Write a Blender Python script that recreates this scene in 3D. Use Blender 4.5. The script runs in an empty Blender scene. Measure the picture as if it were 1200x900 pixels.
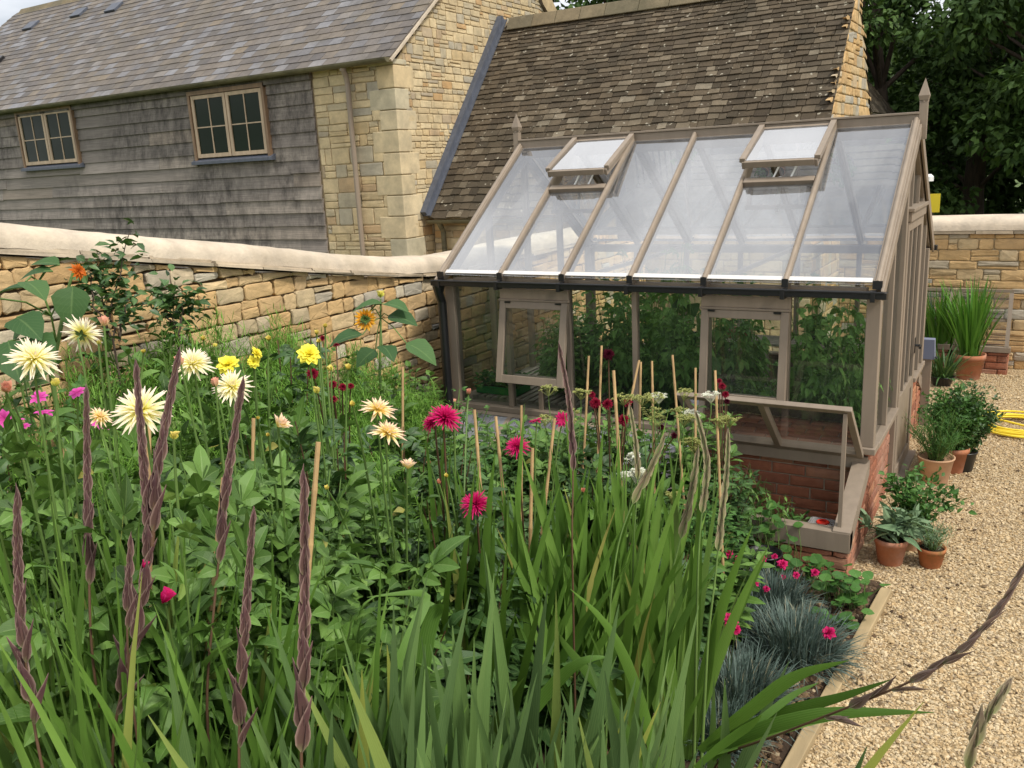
import bpy, math, random
import numpy as np
from mathutils import Vector, Matrix
rng = np.random.default_rng(7)
random.seed(7)
SC = bpy.context.scene
COL = SC.collection
PI = math.pi
# ------------------------------------------------------------------ camera
CX, CY, CZ, YAW, PIT, ROL, FL = 0.8001, -5.4877, 2.4305, -0.5512, 0.2457, -0.0516, 1015.6
C = np.array([CX, CY, CZ])
Fw = np.array([math.sin(YAW)*math.cos(PIT), math.cos(YAW)*math.cos(PIT), -math.sin(PIT)])
_r = np.array([math.cos(YAW), -math.sin(YAW), 0.0]); _u = np.cross(_r, Fw)
Rt = math.cos(ROL)*_r + math.sin(ROL)*_u
Up = -math.sin(ROL)*_r + math.cos(ROL)*_u
def ray(px, py): return Fw + Rt*(px-600)/FL - Up*(py-450)/FL
def at(px, py, d): return C + ray(px, py)*d
def onp(px, py, ax, v):
    d = ray(px, py); return C + d*(v-C[ax])/d[ax]
cd = bpy.data.cameras.new('camera'); cam = bpy.data.objects.new('camera', cd); COL.objects.link(cam)
cd.sensor_width = 36; cd.lens = FL/1200*36; cd.clip_end = 2000; cd.clip_start = .05
M = Matrix.Identity(4)
for i in range(3):
    M[i][0] = Rt[i]; M[i][1] = Up[i]; M[i][2] = -Fw[i]; M[i][3] = C[i]
cam.matrix_world = M; SC.camera = cam
SC.render.resolution_x = 1024; SC.render.resolution_y = 768
SC.view_settings.view_transform = 'Standard'; SC.view_settings.look = 'None'
SC.view_settings.exposure = 0.3; SC.view_settings.gamma = 1
SC.render.engine = 'CYCLES'
SC.cycles.max_bounces = 8; SC.cycles.transparent_max_bounces = 24
SC.cycles.diffuse_bounces = 4; SC.cycles.glossy_bounces = 4; SC.cycles.caustics_reflective = False; SC.cycles.caustics_refractive = False
SC.cycles.use_denoising = True
# ------------------------------------------------------------------ mesh builder
class MB:
    def __init__(s): s.V=[]; s.F=[]; s.n=0
    def raw(s, V, F, UV=None, m=0):
        """V (n,3); F (k,c) int; UV (k,c,2) or None"""
        V = np.asarray(V, float).reshape(-1,3)
        if len(F)==0: return
        if not isinstance(F,np.ndarray) and len({len(f) for f in F})>1:
            for f in F: s.raw(V,[f],None,m)
            return
        F = np.asarray(F, int)
        s.V.append(V); s.F.append((F+s.n, UV, m)); s.n += len(V)
    def box(s, c, size, R=None, m=0):
        x,y,z = [a/2 for a in size]
        V = np.array([[-x,-y,-z],[x,-y,-z],[x,y,-z],[-x,y,-z],[-x,-y,z],[x,-y,z],[x,y,z],[-x,y,z]])
        if R is not None: V = V@np.asarray(R).T
        s.raw(V+np.asarray(c), [[0,3,2,1],[4,5,6,7],[0,1,5,4],[1,2,6,5],[2,3,7,6],[3,0,4,7]], None, m)
    def bb(s, x0,x1,y0,y1,z0,z1,m=0): s.box(((x0+x1)/2,(y0+y1)/2,(z0+z1)/2),(abs(x1-x0),abs(y1-y0),abs(z1-z0)),None,m)
    def beam(s, a, b, w, h, up=(0,0,1), m=0):
        a=np.asarray(a,float); b=np.asarray(b,float); d=b-a; L=np.linalg.norm(d); d/=L
        sd=np.cross(d,up); sd/=np.linalg.norm(sd); u=np.cross(sd,d)
        s.box((a+b)/2,(w,L,h),np.array([sd,d,u]).T,m)
    def tube(s, pts, rad, n=6, m=0, cap=True):
        pts=np.asarray(pts,float); k=len(pts); rad=np.broadcast_to(np.asarray(rad,float),(k,))
        T=np.gradient(pts,axis=0); T/=np.linalg.norm(T,axis=1)[:,None]+1e-9
        ref=np.array([0,0,1.]) if abs(T[0][2])<.9 else np.array([1.,0,0])
        a=np.cross(T[0],ref); a/=np.linalg.norm(a); A=[a]
        for i in range(1,k):
            a=A[-1]-T[i]*(A[-1]@T[i]); a/=np.linalg.norm(a)+1e-9; A.append(a)
        A=np.array(A); B=np.cross(T,A); th=np.arange(n)*2*PI/n
        V=(pts[:,None]+rad[:,None,None]*(np.cos(th)[None,:,None]*A[:,None]+np.sin(th)[None,:,None]*B[:,None])).reshape(-1,3)
        i=np.arange(k-1)[:,None]*n; j=np.arange(n)[None]; j2=(j+1)%n
        F=np.stack([i+j,i+j2,i+n+j2,i+n+j],-1).reshape(-1,4)
        vv=np.linspace(0,1,k)
        u0=np.broadcast_to(j/n,(k-1,n)); u1=np.broadcast_to((j+1)/n,(k-1,n)); v0=np.broadcast_to(vv[:-1,None],(k-1,n)); v1=np.broadcast_to(vv[1:,None],(k-1,n))
        UV=np.stack([np.stack([u0,v0],-1),np.stack([u1,v0],-1),np.stack([u1,v1],-1),np.stack([u0,v1],-1)],2).reshape(-1,4,2)
        s.raw(V,F,UV,m)
        if cap:
            V2=V[-n:]; s.raw(V2,[list(range(n))],None,m); s.raw(V[:n],[list(range(n))[::-1]],None,m)
    def lathe(s, prof, o=(0,0,0), n=20, m=0, R=None, squash=1):
        k=len(prof); th=np.arange(n)*2*PI/n
        V=np.array([[r*np.cos(t),r*np.sin(t)*squash,z] for r,z in prof for t in th])
        if R is not None: V=V@np.asarray(R).T
        F=[[i*n+j,i*n+(j+1)%n,(i+1)*n+(j+1)%n,(i+1)*n+j] for i in range(k-1) for j in range(n)]
        s.raw(V+np.asarray(o),F,None,m)
    def prism(s, poly, a, b, m=0):
        """poly (k,3) extruded by vector from a to b offsets"""
        P=np.asarray(poly,float); k=len(P); a=np.asarray(a,float); b=np.asarray(b,float)
        s.raw(np.vstack([P+a,P+b]),[[i,(i+1)%k,k+(i+1)%k,k+i] for i in range(k)],None,m)
        s.raw(P+a,[list(range(k))[::-1]],None,m); s.raw(P+b,[list(range(k))],None,m)
    def mesh(s, name, mats, smooth=False):
        V=np.vstack(s.V); me=bpy.data.meshes.new(name)
        me.vertices.add(len(V)); me.vertices.foreach_set('co',V.astype(np.float32).ravel())
        loops=np.concatenate([F.ravel() for F,_,_ in s.F])
        tot=np.concatenate([np.full(len(F),F.shape[1]) for F,_,_ in s.F]); st=np.concatenate([[0],np.cumsum(tot)[:-1]])
        me.loops.add(len(loops)); me.loops.foreach_set('vertex_index',loops.astype(np.int32))
        me.polygons.add(len(tot)); me.polygons.foreach_set('loop_start',st.astype(np.int32))
        mi=np.concatenate([np.full(len(F),m) for F,_,m in s.F])
        me.polygons.foreach_set('material_index',mi.astype(np.int32))
        if any(u is not None for _,u,_ in s.F):
            uv=np.concatenate([(u.reshape(-1,2) if u is not None else np.zeros((F.size,2))) for F,u,_ in s.F])
            me.uv_layers.new(name='uv').data.foreach_set('uv',uv.astype(np.float32).ravel())
        me.polygons.foreach_set('use_smooth',np.full(len(tot),bool(smooth)))
        for m_ in (mats if isinstance(mats,(list,tuple)) else [mats]): me.materials.append(m_)
        me.update(calc_edges=True); 
        return me
    def build(s, name, mats, parent=None, smooth=False, bevel=0):
        o=bpy.data.objects.new(name,s.mesh(name,mats,smooth)); COL.objects.link(o)
        if parent is not None: o.parent=parent; o.matrix_parent_inverse=Matrix.Translation(-Vector(parent_loc(parent)))
        if bevel:
            b=o.modifiers.new('bevel','BEVEL'); b.width=bevel; b.segments=2; b.limit_method='ANGLE'; b.harden_normals=False
        return o
def parent_loc(p): return Vector(p.location) if p.type=='EMPTY' else Vector((0,0,0))
def tag(o, label=None, cat=None, group=None, kind=None):
    if label: o['label']=label
    if cat: o['category']=cat
    if group: o['group']=group
    if kind: o['kind']=kind
    return o
def thing(name, loc, label, cat, group=None):
    o=bpy.data.objects.new(name,None); COL.objects.link(o); o.location=[float(a) for a in loc]; o.empty_display_size=.1
    return tag(o,label,cat,group)
def dup(root, loc, rz=0, sc=1, label=None, group=None):
    r=root.copy(); COL.objects.link(r); r.location=[float(a) for a in loc]; r.rotation_euler=(0,0,rz); r.scale=(sc,sc,sc)
    if label: r['label']=label
    if group: r['group']=group
    for ch in list(root.children):
        c=ch.copy(); COL.objects.link(c); c.parent=r
        for g in ch.children:
            d=g.copy(); COL.objects.link(d); d.parent=c
    return r
def unit(v): v=np.asarray(v,float); return v/(np.linalg.norm(v,axis=-1,keepdims=True)+1e-9)
# ------------------------------------------------------------------ leaf machinery
def leaf_tpl(n=5, wide=.5, peak=.4, fold=.25, droop=.25, pw=1.0, serr=0):
    """leaf along +y, length 1, width 'wide'; 3 columns"""
    t=np.linspace(0,1,n+1)
    w=np.where(t<peak, np.sin(t/peak*PI/2)**.8, np.cos((t-peak)/(1-peak)*PI/2)**pw)*wide/2
    w=np.maximum(w,.012)
    if serr: w[1::2]*=(1-serr)
    z=-droop*t**2
    V=np.zeros((n+1,3,3))
    for c,sx in enumerate((-1,0,1)):
        V[:,c,0]=sx*w; V[:,c,1]=t*(1-.12*droop*t); V[:,c,2]=z+abs(sx)*w*fold
    F=[];UV=[]
    for i in range(n):
        for c in range(2):
            F.append([i*3+c,i*3+c+1,(i+1)*3+c+1,(i+1)*3+c]); UV.append([[c/2,t[i]],[(c+1)/2,t[i]],[(c+1)/2,t[i+1]],[c/2,t[i+1]]])
    return V.reshape(-1,3),np.array(F),np.array(UV)
def join_tpl(parts):
    V=[];F=[];U=[];n=0
    for (v,f,u),Rm,off,sc in parts:
        V.append((v*sc)@np.asarray(Rm).T+np.asarray(off)); F.append(f+n); U.append(u); n+=len(v)
    return np.vstack(V),np.vstack(F),np.vstack(U)
def rotz(a): return np.array([[math.cos(a),-math.sin(a),0],[math.sin(a),math.cos(a),0],[0,0,1]])
def rotx(a): return np.array([[1,0,0],[0,math.cos(a),-math.sin(a)],[0,math.sin(a),math.cos(a)]])
def roty(a): return np.array([[math.cos(a),0,math.sin(a)],[0,1,0],[-math.sin(a),0,math.cos(a)]])
def scatter(mb, tpl, pos, d, nrm, sc, m=0, sx=None):
    V,F,UV=tpl; pos=np.asarray(pos,float); n=len(pos)
    if n==0: return
    d=unit(d); s_=unit(np.cross(d,nrm)); u=np.cross(s_,d)
    sc=np.broadcast_to(np.asarray(sc,float),(n,))
    L=V[None]*sc[:,None,None]
    W=L[...,0:1]*s_[:,None]+L[...,1:2]*d[:,None]+L[...,2:3]*u[:,None]+pos[:,None]
    FF=(F[None]+(np.arange(n)*len(V))[:,None,None]).reshape(-1,F.shape[1])
    mb.raw(W.reshape(-1,3),FF,np.broadcast_to(UV[None],(n,)+UV.shape).reshape(-1,F.shape[1],2),m)
def ribbons(mb, base, az, th0, bend, L, w, segs=8, fold=.3, edge=False, prof=None, m=0, roll=None):
    """curved strips. az azimuth of leaning, th0 start angle from vertical, bend total extra angle.
    edge=True: blade width lies in the bending plane (sword leaves of a fan)."""
    base=np.asarray(base,float); n=len(base)
    az,th0,bend,L,w=[np.broadcast_to(np.asarray(a,float),(n,)) for a in (az,th0,bend,L,w)]
    t=np.linspace(0,1,segs+1)
    th=th0[:,None]+bend[:,None]*t[None]**1.6
    h=np.stack([np.cos(az),np.sin(az),np.zeros(n)],-1); z=np.array([0,0,1.])
    T=np.sin(th)[...,None]*h[:,None]+np.cos(th)[...,None]*z
    P=base[:,None]+np.concatenate([np.zeros((n,1,3)),np.cumsum((T[:,:-1]+T[:,1:])/2*(L/segs)[:,None,None],1)],1)
    Nn=np.cos(th)[...,None]*h[:,None]-np.sin(th)[...,None]*z    # in-plane normal
    S=np.broadcast_to(np.stack([-np.sin(az),np.cos(az),np.zeros(n)],-1)[:,None],T.shape)
    if edge: A,B=Nn,S
    else: A,B=S,-Nn
    if roll is not None:
        r=np.broadcast_to(np.asarray(roll,float),(n,))[:,None,None]; A,B=A*np.cos(r)+B*np.sin(r),B*np.cos(r)-A*np.sin(r)
    pf=prof(t) if prof is not None else np.clip(np.minimum(.55+1.6*t,1)*np.clip((1-t)*2.6,0,1)**.75,.03,1)
    W=(w[:,None]/2*pf[None])[...,None]
    V=np.stack([P-A*W+B*W*fold,P,P+A*W+B*W*fold],2)  # n,segs+1,3,3
    k=(segs+1)*3
    F=[];UV=[]
    for i in range(segs):
        for c in range(2):
            F.append([i*3+c,i*3+c+1,(i+1)*3+c+1,(i+1)*3+c]); UV.append([[c/2,t[i]],[(c+1)/2,t[i]],[(c+1)/2,t[i+1]],[c/2,t[i+1]]])
    F=np.array(F);UV=np.array(UV)
    FF=(F[None]+(np.arange(n)*k)[:,None,None]).reshape(-1,4)
    mb.raw(V.reshape(-1,3),FF,np.broadcast_to(UV[None],(n,)+UV.shape).reshape(-1,4,2),m)
    return P
def U(a,b,n=None): return rng.uniform(a,b,n)
def rdir(n, zmin=-1, zmax=1):
    z=rng.uniform(zmin,zmax,n); a=rng.uniform(0,2*PI,n); r=np.sqrt(1-z*z)
    return np.stack([r*np.cos(a),r*np.sin(a),z],-1)
# ------------------------------------------------------------------ materials
def newmat(name):
    m=bpy.data.materials.new(name); m.use_nodes=True; nt=m.node_tree; nt.nodes.clear()
    out=nt.nodes.new('ShaderNodeOutputMaterial'); return m,nt,out
def N(nt,t,**k):
    n=nt.nodes.new(t)
    for a,v in k.items():
        if a.startswith('_'): setattr(n,a[1:],v)
        else: n.inputs[a.replace('__',' ')].default_value=v
    return n
def ramp(nt,fac,stops,interp='LINEAR'):
    r=nt.nodes.new('ShaderNodeValToRGB'); e=r.color_ramp.elements; r.color_ramp.interpolation=interp
    while len(e)>1: e.remove(e[0])
    e[0].position=stops[0][0]; e[0].color=(*stops[0][1],1)
    for p,c in stops[1:]:
        x=e.new(p); x.color=(*c,1)
    nt.links.new(fac,r.inputs[0]); return r.outputs[0]
def math_(nt,op,a,b=None,clamp=False):
    n=nt.nodes.new('ShaderNodeMath'); n.operation=op; n.use_clamp=clamp
    for i,x in enumerate((a,b)):
        if x is None: continue
        if isinstance(x,(int,float)): n.inputs[i].default_value=x
        else: nt.links.new(x,n.inputs[i])
    return n.outputs[0]
def mix(nt,fac,a,b,blend='MIX'):
    n=nt.nodes.new('ShaderNodeMix'); n.data_type='RGBA'; n.blend_type=blend; n.clamp_factor=True
    for i,x in ((0,fac),(6,a),(7,b)):
        if isinstance(x,(int,float)): n.inputs[i].default_value=x
        elif isinstance(x,tuple): n.inputs[i].default_value=(*x,1)
        else: nt.links.new(x,n.inputs[i])
    return n.outputs[2]
def coords(nt,scale=(1,1,1),rot=(0,0,0)):
    tc=nt.nodes.new('ShaderNodeTexCoord'); mp=nt.nodes.new('ShaderNodeMapping'); mp.inputs['Scale'].default_value=scale; mp.inputs['Rotation'].default_value=rot
    nt.links.new(tc.outputs['Object'],mp.inputs[0]); return mp.outputs[0]
def noise(nt,scale,vec=None,detail=4,rough=.55,dist=0):
    n=N(nt,'ShaderNodeTexNoise',Scale=scale,Detail=detail,Roughness=rough,Distortion=dist)
    if vec is None: vec=coords(nt)
    nt.links.new(vec,n.inputs['Vector']); return n.outputs[0]
def island(nt): return nt.nodes.new('ShaderNodeNewGeometry').outputs['Random Per Island']
def finish(nt,out,col,rough=.8,bump=None,bs=.3,bd=.01,spec=.3,metal=0,transl=0,sheen=0):
    p=N(nt,'ShaderNodeBsdfPrincipled'); 
    if isinstance(col,tuple): p.inputs['Base Color'].default_value=(*col,1)
    else: nt.links.new(col,p.inputs['Base Color'])
    if isinstance(rough,(int,float)): p.inputs['Roughness'].default_value=rough
    else: nt.links.new(rough,p.inputs['Roughness'])
    p.inputs['Specular IOR Level'].default_value=spec; p.inputs['Metallic'].default_value=metal
    if bump is not None:
        b=N(nt,'ShaderNodeBump',Strength=bs,Distance=bd); nt.links.new(bump,b.inputs['Height']); nt.links.new(b.outputs[0],p.inputs['Normal'])
    sh=p.outputs[0]
    if transl:
        t=N(nt,'ShaderNodeBsdfTranslucent')
        if isinstance(col,tuple): t.inputs[0].default_value=(*col,1)
        else:
            g=mix(nt,.5,col,(1,.95,.35),'MULTIPLY'); nt.links.new(g,t.inputs[0])
        ms=N(nt,'ShaderNodeMixShader',Fac=transl); nt.links.new(sh,ms.inputs[1]); nt.links.new(t.outputs[0],ms.inputs[2]); sh=ms.outputs[0]
    nt.links.new(sh,out.inputs[0])
def stone_mat(name,stops,nscale=9,dirt=(.12,.10,.07),dirtamt=.35,bs=.5,rough=.9,dscale=1.3,lichen=None):
    m,nt,out=newmat(name)
    c=ramp(nt,island(nt),stops,'LINEAR')
    c=mix(nt,.75,c,ramp(nt,noise(nt,nscale,detail=6,rough=.65),[(.25,(.62,.62,.62)),(.75,(1.3,1.27,1.2))]),'MULTIPLY')
    d=ramp(nt,noise(nt,dscale,detail=5,rough=.7),[(.45,(0,0,0)),(.7,(1,1,1))])
    c=mix(nt,math_(nt,'MULTIPLY',d,dirtamt),c,dirt)
    if lichen:
        l=ramp(nt,noise(nt,14,detail=3,rough=.5),[(lichen[1],(0,0,0)),(lichen[1]+.05,(1,1,1))])
        c=mix(nt,l,c,lichen[0])
    b=noise(nt,40,detail=5,rough=.7)
    finish(nt,out,c,rough,b,bs,.012,.2); return m
def leaf_mat(name,stops,rough=.5,transl=.25,spec=.35,vein=.35,stripes=0,tip=None,patch=.3):
    m,nt,out=newmat(name)
    c=ramp(nt,island(nt),stops)
    c=mix(nt,patch,c,ramp(nt,noise(nt,3.0,detail=2),[(.3,(.6,.6,.6)),(.7,(1.4,1.4,1.3))]),'MULTIPLY')
    uv=nt.nodes.new('ShaderNodeUVMap'); sx=nt.nodes.new('ShaderNodeSeparateXYZ'); nt.links.new(uv.outputs[0],sx.inputs[0])
    u=sx.outputs[0]; v=sx.outputs[1]
    bump=None
    if vein:
        mid=math_(nt,'ABSOLUTE',math_(nt,'SUBTRACT',u,.5))
        k=ramp(nt,mid,[(0,(1,1,1)),(.045,(0,0,0))])
        side=math_(nt,'SINE',math_(nt,'MULTIPLY',math_(nt,'SUBTRACT',math_(nt,'MULTIPLY',v,1.6),math_(nt,'MULTIPLY',mid,1.3)),36))
        side=ramp(nt,side,[(.9,(0,0,0)),(1,(.45,.45,.45))])
        k2=math_(nt,'MAXIMUM',k,side)
        c=mix(nt,math_(nt,'MULTIPLY',k2,vein),c,(.30,.42,.16)); bump=k2
    if stripes:
        s=math_(nt,'SINE',math_(nt,'MULTIPLY',math_(nt,'ADD',u,math_(nt,'MULTIPLY',noise(nt,6),.2)),stripes)); bump=s
        c=mix(nt,math_(nt,'MULTIPLY',math_(nt,'ADD',s,1),.05),c,(.28,.38,.12))
    if tip:
        tv=ramp(nt,math_(nt,'ADD',v,math_(nt,'MULTIPLY',island(nt),.35)),[(tip[1],(0,0,0)),(min(tip[1]+.12,1),(1,1,1))])
        c=mix(nt,tv,c,tip[0])
    finish(nt,out,c,rough,bump,.09 if stripes else .25,.004,spec,0,transl); return m
def petal_mat(name,stops,transl=.3,var=.15,rough=.6,edge=None):
    m,nt,out=newmat(name)
    uv=nt.nodes.new('ShaderNodeUVMap'); sx=nt.nodes.new('ShaderNodeSeparateXYZ'); nt.links.new(uv.outputs[0],sx.inputs[0])
    c=ramp(nt,sx.outputs[1],stops)
    if edge:
        ed=ramp(nt,math_(nt,'ABSOLUTE',math_(nt,'SUBTRACT',sx.outputs[0],.5)),[(.36,(0,0,0)),(.49,(1,1,1))]); c=mix(nt,math_(nt,'MULTIPLY',ed,.6),c,edge)
    c=mix(nt,var,c,ramp(nt,island(nt),[(0,(.6,.6,.6)),(1,(1.35,1.35,1.35))]),'MULTIPLY')
    finish(nt,out,c,rough,None,0,0,.2,0,0)
    p=[n for n in nt.nodes if n.type=='BSDF_PRINCIPLED'][0]
    t=N(nt,'ShaderNodeBsdfTranslucent'); nt.links.new(c,t.inputs[0]); ms=N(nt,'ShaderNodeMixShader',Fac=transl)
    nt.links.new(p.outputs[0],ms.inputs[1]); nt.links.new(t.outputs[0],ms.inputs[2]); nt.links.new(ms.outputs[0],out.inputs[0])
    return m
def paint_mat(name,col,rough=.5,nz=.12,streak=(1,1,.15),bs=.15,spec=.35,scale=14):
    m,nt,out=newmat(name)
    v=coords(nt,streak)
    n=noise(nt,scale,v,5,.6)
    c=mix(nt,1.0,col,ramp(nt,n,[(.3,(1-nz*1.6,)*3),(.7,(1+nz,)*3)]),'MULTIPLY')
    n2=noise(nt,1.7,None,4,.6); c=mix(nt,math_(nt,'MULTIPLY',ramp(nt,n2,[(.5,(0,0,0)),(.75,(1,1,1))]),.35),c,tuple(a*.6 for a in col))
    finish(nt,out,c,rough,n,bs,.004,spec); return m
MT={}
MT['taupe']=paint_mat('taupe_timber_paint',(.255,.205,.155),.5,.08)
MT['black']=paint_mat('black_metal',(.012,.012,.013),.35,.1,spec=.5)
MT['wall']=stone_mat('honey_stone',[(0,(.49,.32,.145)),(.25,(.56,.39,.20)),(.5,(.46,.30,.145)),(.68,(.57,.44,.26)),(.78,(.43,.35,.23)),(.86,(.35,.33,.29)),(.92,(.52,.46,.35)),(1,(.50,.33,.16))],dirtamt=.22)
MT['barnstone']=stone_mat('pale_barn_stone',[(0,(.50,.38,.21)),(.25,(.60,.50,.32)),(.5,(.54,.43,.26)),(.7,(.46,.39,.26)),(.85,(.37,.34,.27)),(1,(.50,.32,.15))],6,(.22,.19,.13),.42,.5,.9,2.6)
MT['quoin']=stone_mat('pale_quoin_stone',[(0,(.50,.42,.27)),(.5,(.58,.48,.31)),(.8,(.44,.42,.32)),(1,(.56,.44,.26))],5,(.24,.22,.16),.5,.3,.9,2.2)
MT['mortar']=stone_mat('lime_mortar',[(0,(.46,.37,.23)),(1,(.42,.33,.20))],dirtamt=.3,rough=.95)
MT['joint']=stone_mat('dark_dry_joint',[(0,(.10,.07,.035)),(1,(.10,.07,.035))],rough=1)
MT['coping']=stone_mat('cream_coping',[(0,(.52,.45,.36)),(1,(.58,.50,.40))],5,(.27,.22,.15),.55,.5)
MT['copingedge']=stone_mat('coping_underside_slates',[(0,(.34,.29,.22)),(1,(.46,.38,.28))],12)
MT['brick']=stone_mat('orange_red_brick',[(0,(.25,.095,.055)),(.35,(.33,.125,.07)),(.6,(.21,.08,.05)),(.8,(.38,.18,.10)),(1,(.31,.15,.10))],18,(.40,.32,.25),.4,.35)
MT['brickmortar']=stone_mat('brick_mortar',[(0,(.38,.32,.25)),(1,(.42,.35,.27))],20)
MT['slate']=stone_mat('blue_grey_slate_tile',[(0,(.11,.10,.098)),(.2,(.15,.128,.108)),(.4,(.10,.092,.09)),(.6,(.165,.14,.115)),(.78,(.14,.135,.14)),(.92,(.20,.20,.215)),(1,(.18,.145,.105))],7,(.12,.10,.06),.35,.12,.6)
MT['stoneslate']=stone_mat('old_stone_roof_slate',[(0,(.055,.043,.030)),(.3,(.110,.086,.058)),(.6,(.070,.056,.040)),(.85,(.135,.108,.075)),(.95,(.17,.14,.10)),(1,(.21,.18,.135))],16,(.035,.032,.022),.6,.9,.95,2.0,lichen=((.34,.31,.24),.66))
MT['ridgestone']=stone_mat('mossy_ridge_stone',[(0,(.20,.16,.10)),(1,(.15,.13,.09))],9,(.07,.07,.04),.6,.6)
MT['lead']=paint_mat('lead_flashing',(.085,.095,.12),.5,.15)
MT['terracotta']=stone_mat('terracotta_clay',[(0,(.36,.14,.075)),(1,(.40,.17,.09))],6,(.45,.33,.28),.45,.1,.8,5)
MT['palepot']=stone_mat('pale_clay',[(0,(.50,.31,.19)),(1,(.54,.34,.21))],6,(.42,.30,.2),.25,.08,.8,5)
MT['mossypot']=stone_mat('mossy_terracotta_clay',[(0,(.38,.14,.06)),(1,(.38,.14,.06))],6,(.10,.12,.04),.8,.1,.8,9)
MT['soil']=stone_mat('dark_soil',[(0,(.030,.020,.013)),(1,(.045,.03,.02))],30,(.09,.06,.04),.5,.9,1)
MT['cane']=paint_mat('bamboo',(.44,.29,.135),.5,.2,(1,1,.3),scale=20)
MT['kerb']=paint_mat('kerb_oak',(.35,.265,.145),.75,.22,(1,.12,1),scale=12)
MT['oak']=paint_mat('new_oak',(.38,.24,.13),.55,.15)
MT['hose']=paint_mat('yellow_rubber',(.78,.60,.04),.4,.05)
def glass_mat(name,refl=.12,haze=.0,hazecol=(.85,.87,.9),tint=(.94,.97,.95),rough=.0,ior=1.5,fm=1.1):
    m,nt,out=newmat(name)
    tr=N(nt,'ShaderNodeBsdfTransparent'); tr.inputs[0].default_value=(*tint,1)
    gl=N(nt,'ShaderNodeBsdfGlossy',Roughness=rough); gl.inputs[0].default_value=(1,1,1,1)
    fr=N(nt,'ShaderNodeFresnel',IOR=ior)
    fac=math_(nt,'ADD',math_(nt,'MULTIPLY',fr.outputs[0],fm),refl,True)
    mx=N(nt,'ShaderNodeMixShader'); nt.links.new(fac,mx.inputs[0]); nt.links.new(tr.outputs[0],mx.inputs[1]); nt.links.new(gl.outputs[0],mx.inputs[2])
    sh=mx.outputs[0]
    if haze:
        df=N(nt,'ShaderNodeBsdfDiffuse'); df.inputs[0].default_value=(*hazecol,1)
        tl=N(nt,'ShaderNodeBsdfTranslucent'); tl.inputs[0].default_value=(*hazecol,1)
        md=N(nt,'ShaderNodeMixShader',Fac=.5); nt.links.new(df.outputs[0],md.inputs[1]); nt.links.new(tl.outputs[0],md.inputs[2])
        h=math_(nt,'MULTIPLY',ramp(nt,noise(nt,3.0,coords(nt,(2.2,.5,.5)),6,.7),[(.3,(.45,.45,.45)),(.7,(1.7,1.7,1.7))]),haze,True)
        m2=N(nt,'ShaderNodeMixShader'); nt.links.new(h,m2.inputs[0]); nt.links.new(sh,m2.inputs[1]); nt.links.new(md.outputs[0],m2.inputs[2]); sh=m2.outputs[0]
    nt.links.new(sh,out.inputs[0]); return m
MT['roofglass']=glass_mat('hazy_roof_glass',.27,.11,hazecol=(.88,.91,.97))  # haze is dusty film plus reflected sky put into its pale colour
MT['ventglass']=glass_mat('vent_glass',.30,.10,hazecol=(.88,.91,.97))
MT['glass']=glass_mat('clear_glass',.0,.012,fm=.8)
MT['lidglass']=glass_mat('lid_glass',.10,.30,hazecol=(.8,.85,.95))  # pale blue diffuse haze stands in for sky reflected in the lids
MT['darkglass']=None
m,nt,out=newmat('window_glass'); finish(nt,out,(.010,.018,.009),.03,None,0,0,.12); MT['darkglass']=m  # dark greenish base paints the reflection of trees into the panes
# foliage
G=leaf_mat
MT['dahlia']=G('dahlia_leaf',[(0,(.040,.090,.016)),(.35,(.072,.155,.026)),(.7,(.105,.21,.038)),(.96,(.155,.28,.060)),(1,(.30,.27,.06))],.5,.22,.35,.35)
MT['dahliadark']=G('dark_dahlia_leaf',[(0,(.026,.062,.018)),(.5,(.050,.115,.030)),(.97,(.085,.175,.048)),(1,(.22,.19,.06))],.48,.2,.4,.3)
MT['glad']=G('sword_leaf',[(0,(.050,.12,.016)),(.4,(.085,.185,.025)),(.75,(.12,.245,.036)),(.96,(.17,.31,.060)),(1,(.33,.28,.08))],.42,.28,.45,0,44,((.30,.22,.05),1.24))
MT['iris']=G('grey_green_iris_leaf',[(0,(.055,.105,.036)),(.5,(.088,.165,.052)),(.9,(.13,.225,.065)),(1,(.25,.28,.05))],.5,.2,.35,0,40,((.34,.17,.05),1.2))
MT['fern']=G('feathery_leaf',[(0,(.08,.19,.025)),(.5,(.14,.29,.04)),(1,(.21,.38,.07))],.6,.3,.2,0)
MT['grass']=G('bright_strap_leaf',[(0,(.045,.14,.015)),(.5,(.075,.22,.022)),(1,(.12,.30,.04))],.5,.3,.3,0,20)
MT['blue']=G('blue_grey_needle_leaf',[(0,(.050,.080,.065)),(.5,(.085,.13,.11)),(.9,(.15,.20,.18)),(.96,(.17,.19,.13)),(1,(.28,.24,.15))],.6,.1,.3,0)
MT['sage']=G('sage_leaf',[(0,(.10,.17,.09)),(1,(.20,.29,.17))],.7,.15,.15,.3)
MT['herb']=G('herb_leaf',[(0,(.035,.10,.02)),(.5,(.06,.16,.03)),(1,(.10,.22,.05))],.5,.25,.3,.2)
MT['tomato']=G('tomato_leaf',[(0,(.07,.16,.035)),(.5,(.13,.26,.055)),(1,(.20,.36,.09))],.55,.3,.25,.2)
MT['tree']=G('dark_tree_leaf',[(0,(.030,.062,.016)),(.5,(.055,.105,.026)),(1,(.095,.165,.042))],.6,.2,.2,0)
MT['shrub']=G('glossy_shrub_leaf',[(0,(.025,.065,.018)),(.5,(.045,.105,.028)),(1,(.08,.16,.04))],.4,.2,.45,.3)
MT['sun']=G('sunflower_leaf',[(0,(.035,.085,.030)),(.5,(.055,.12,.040)),(1,(.085,.165,.055))],.6,.25,.2,.22)
MT['stem']=paint_mat('green_stem',(.11,.19,.045),.5,.2)
MT['darkstem']=paint_mat('maroon_stem',(.10,.055,.03),.5,.2)
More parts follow.
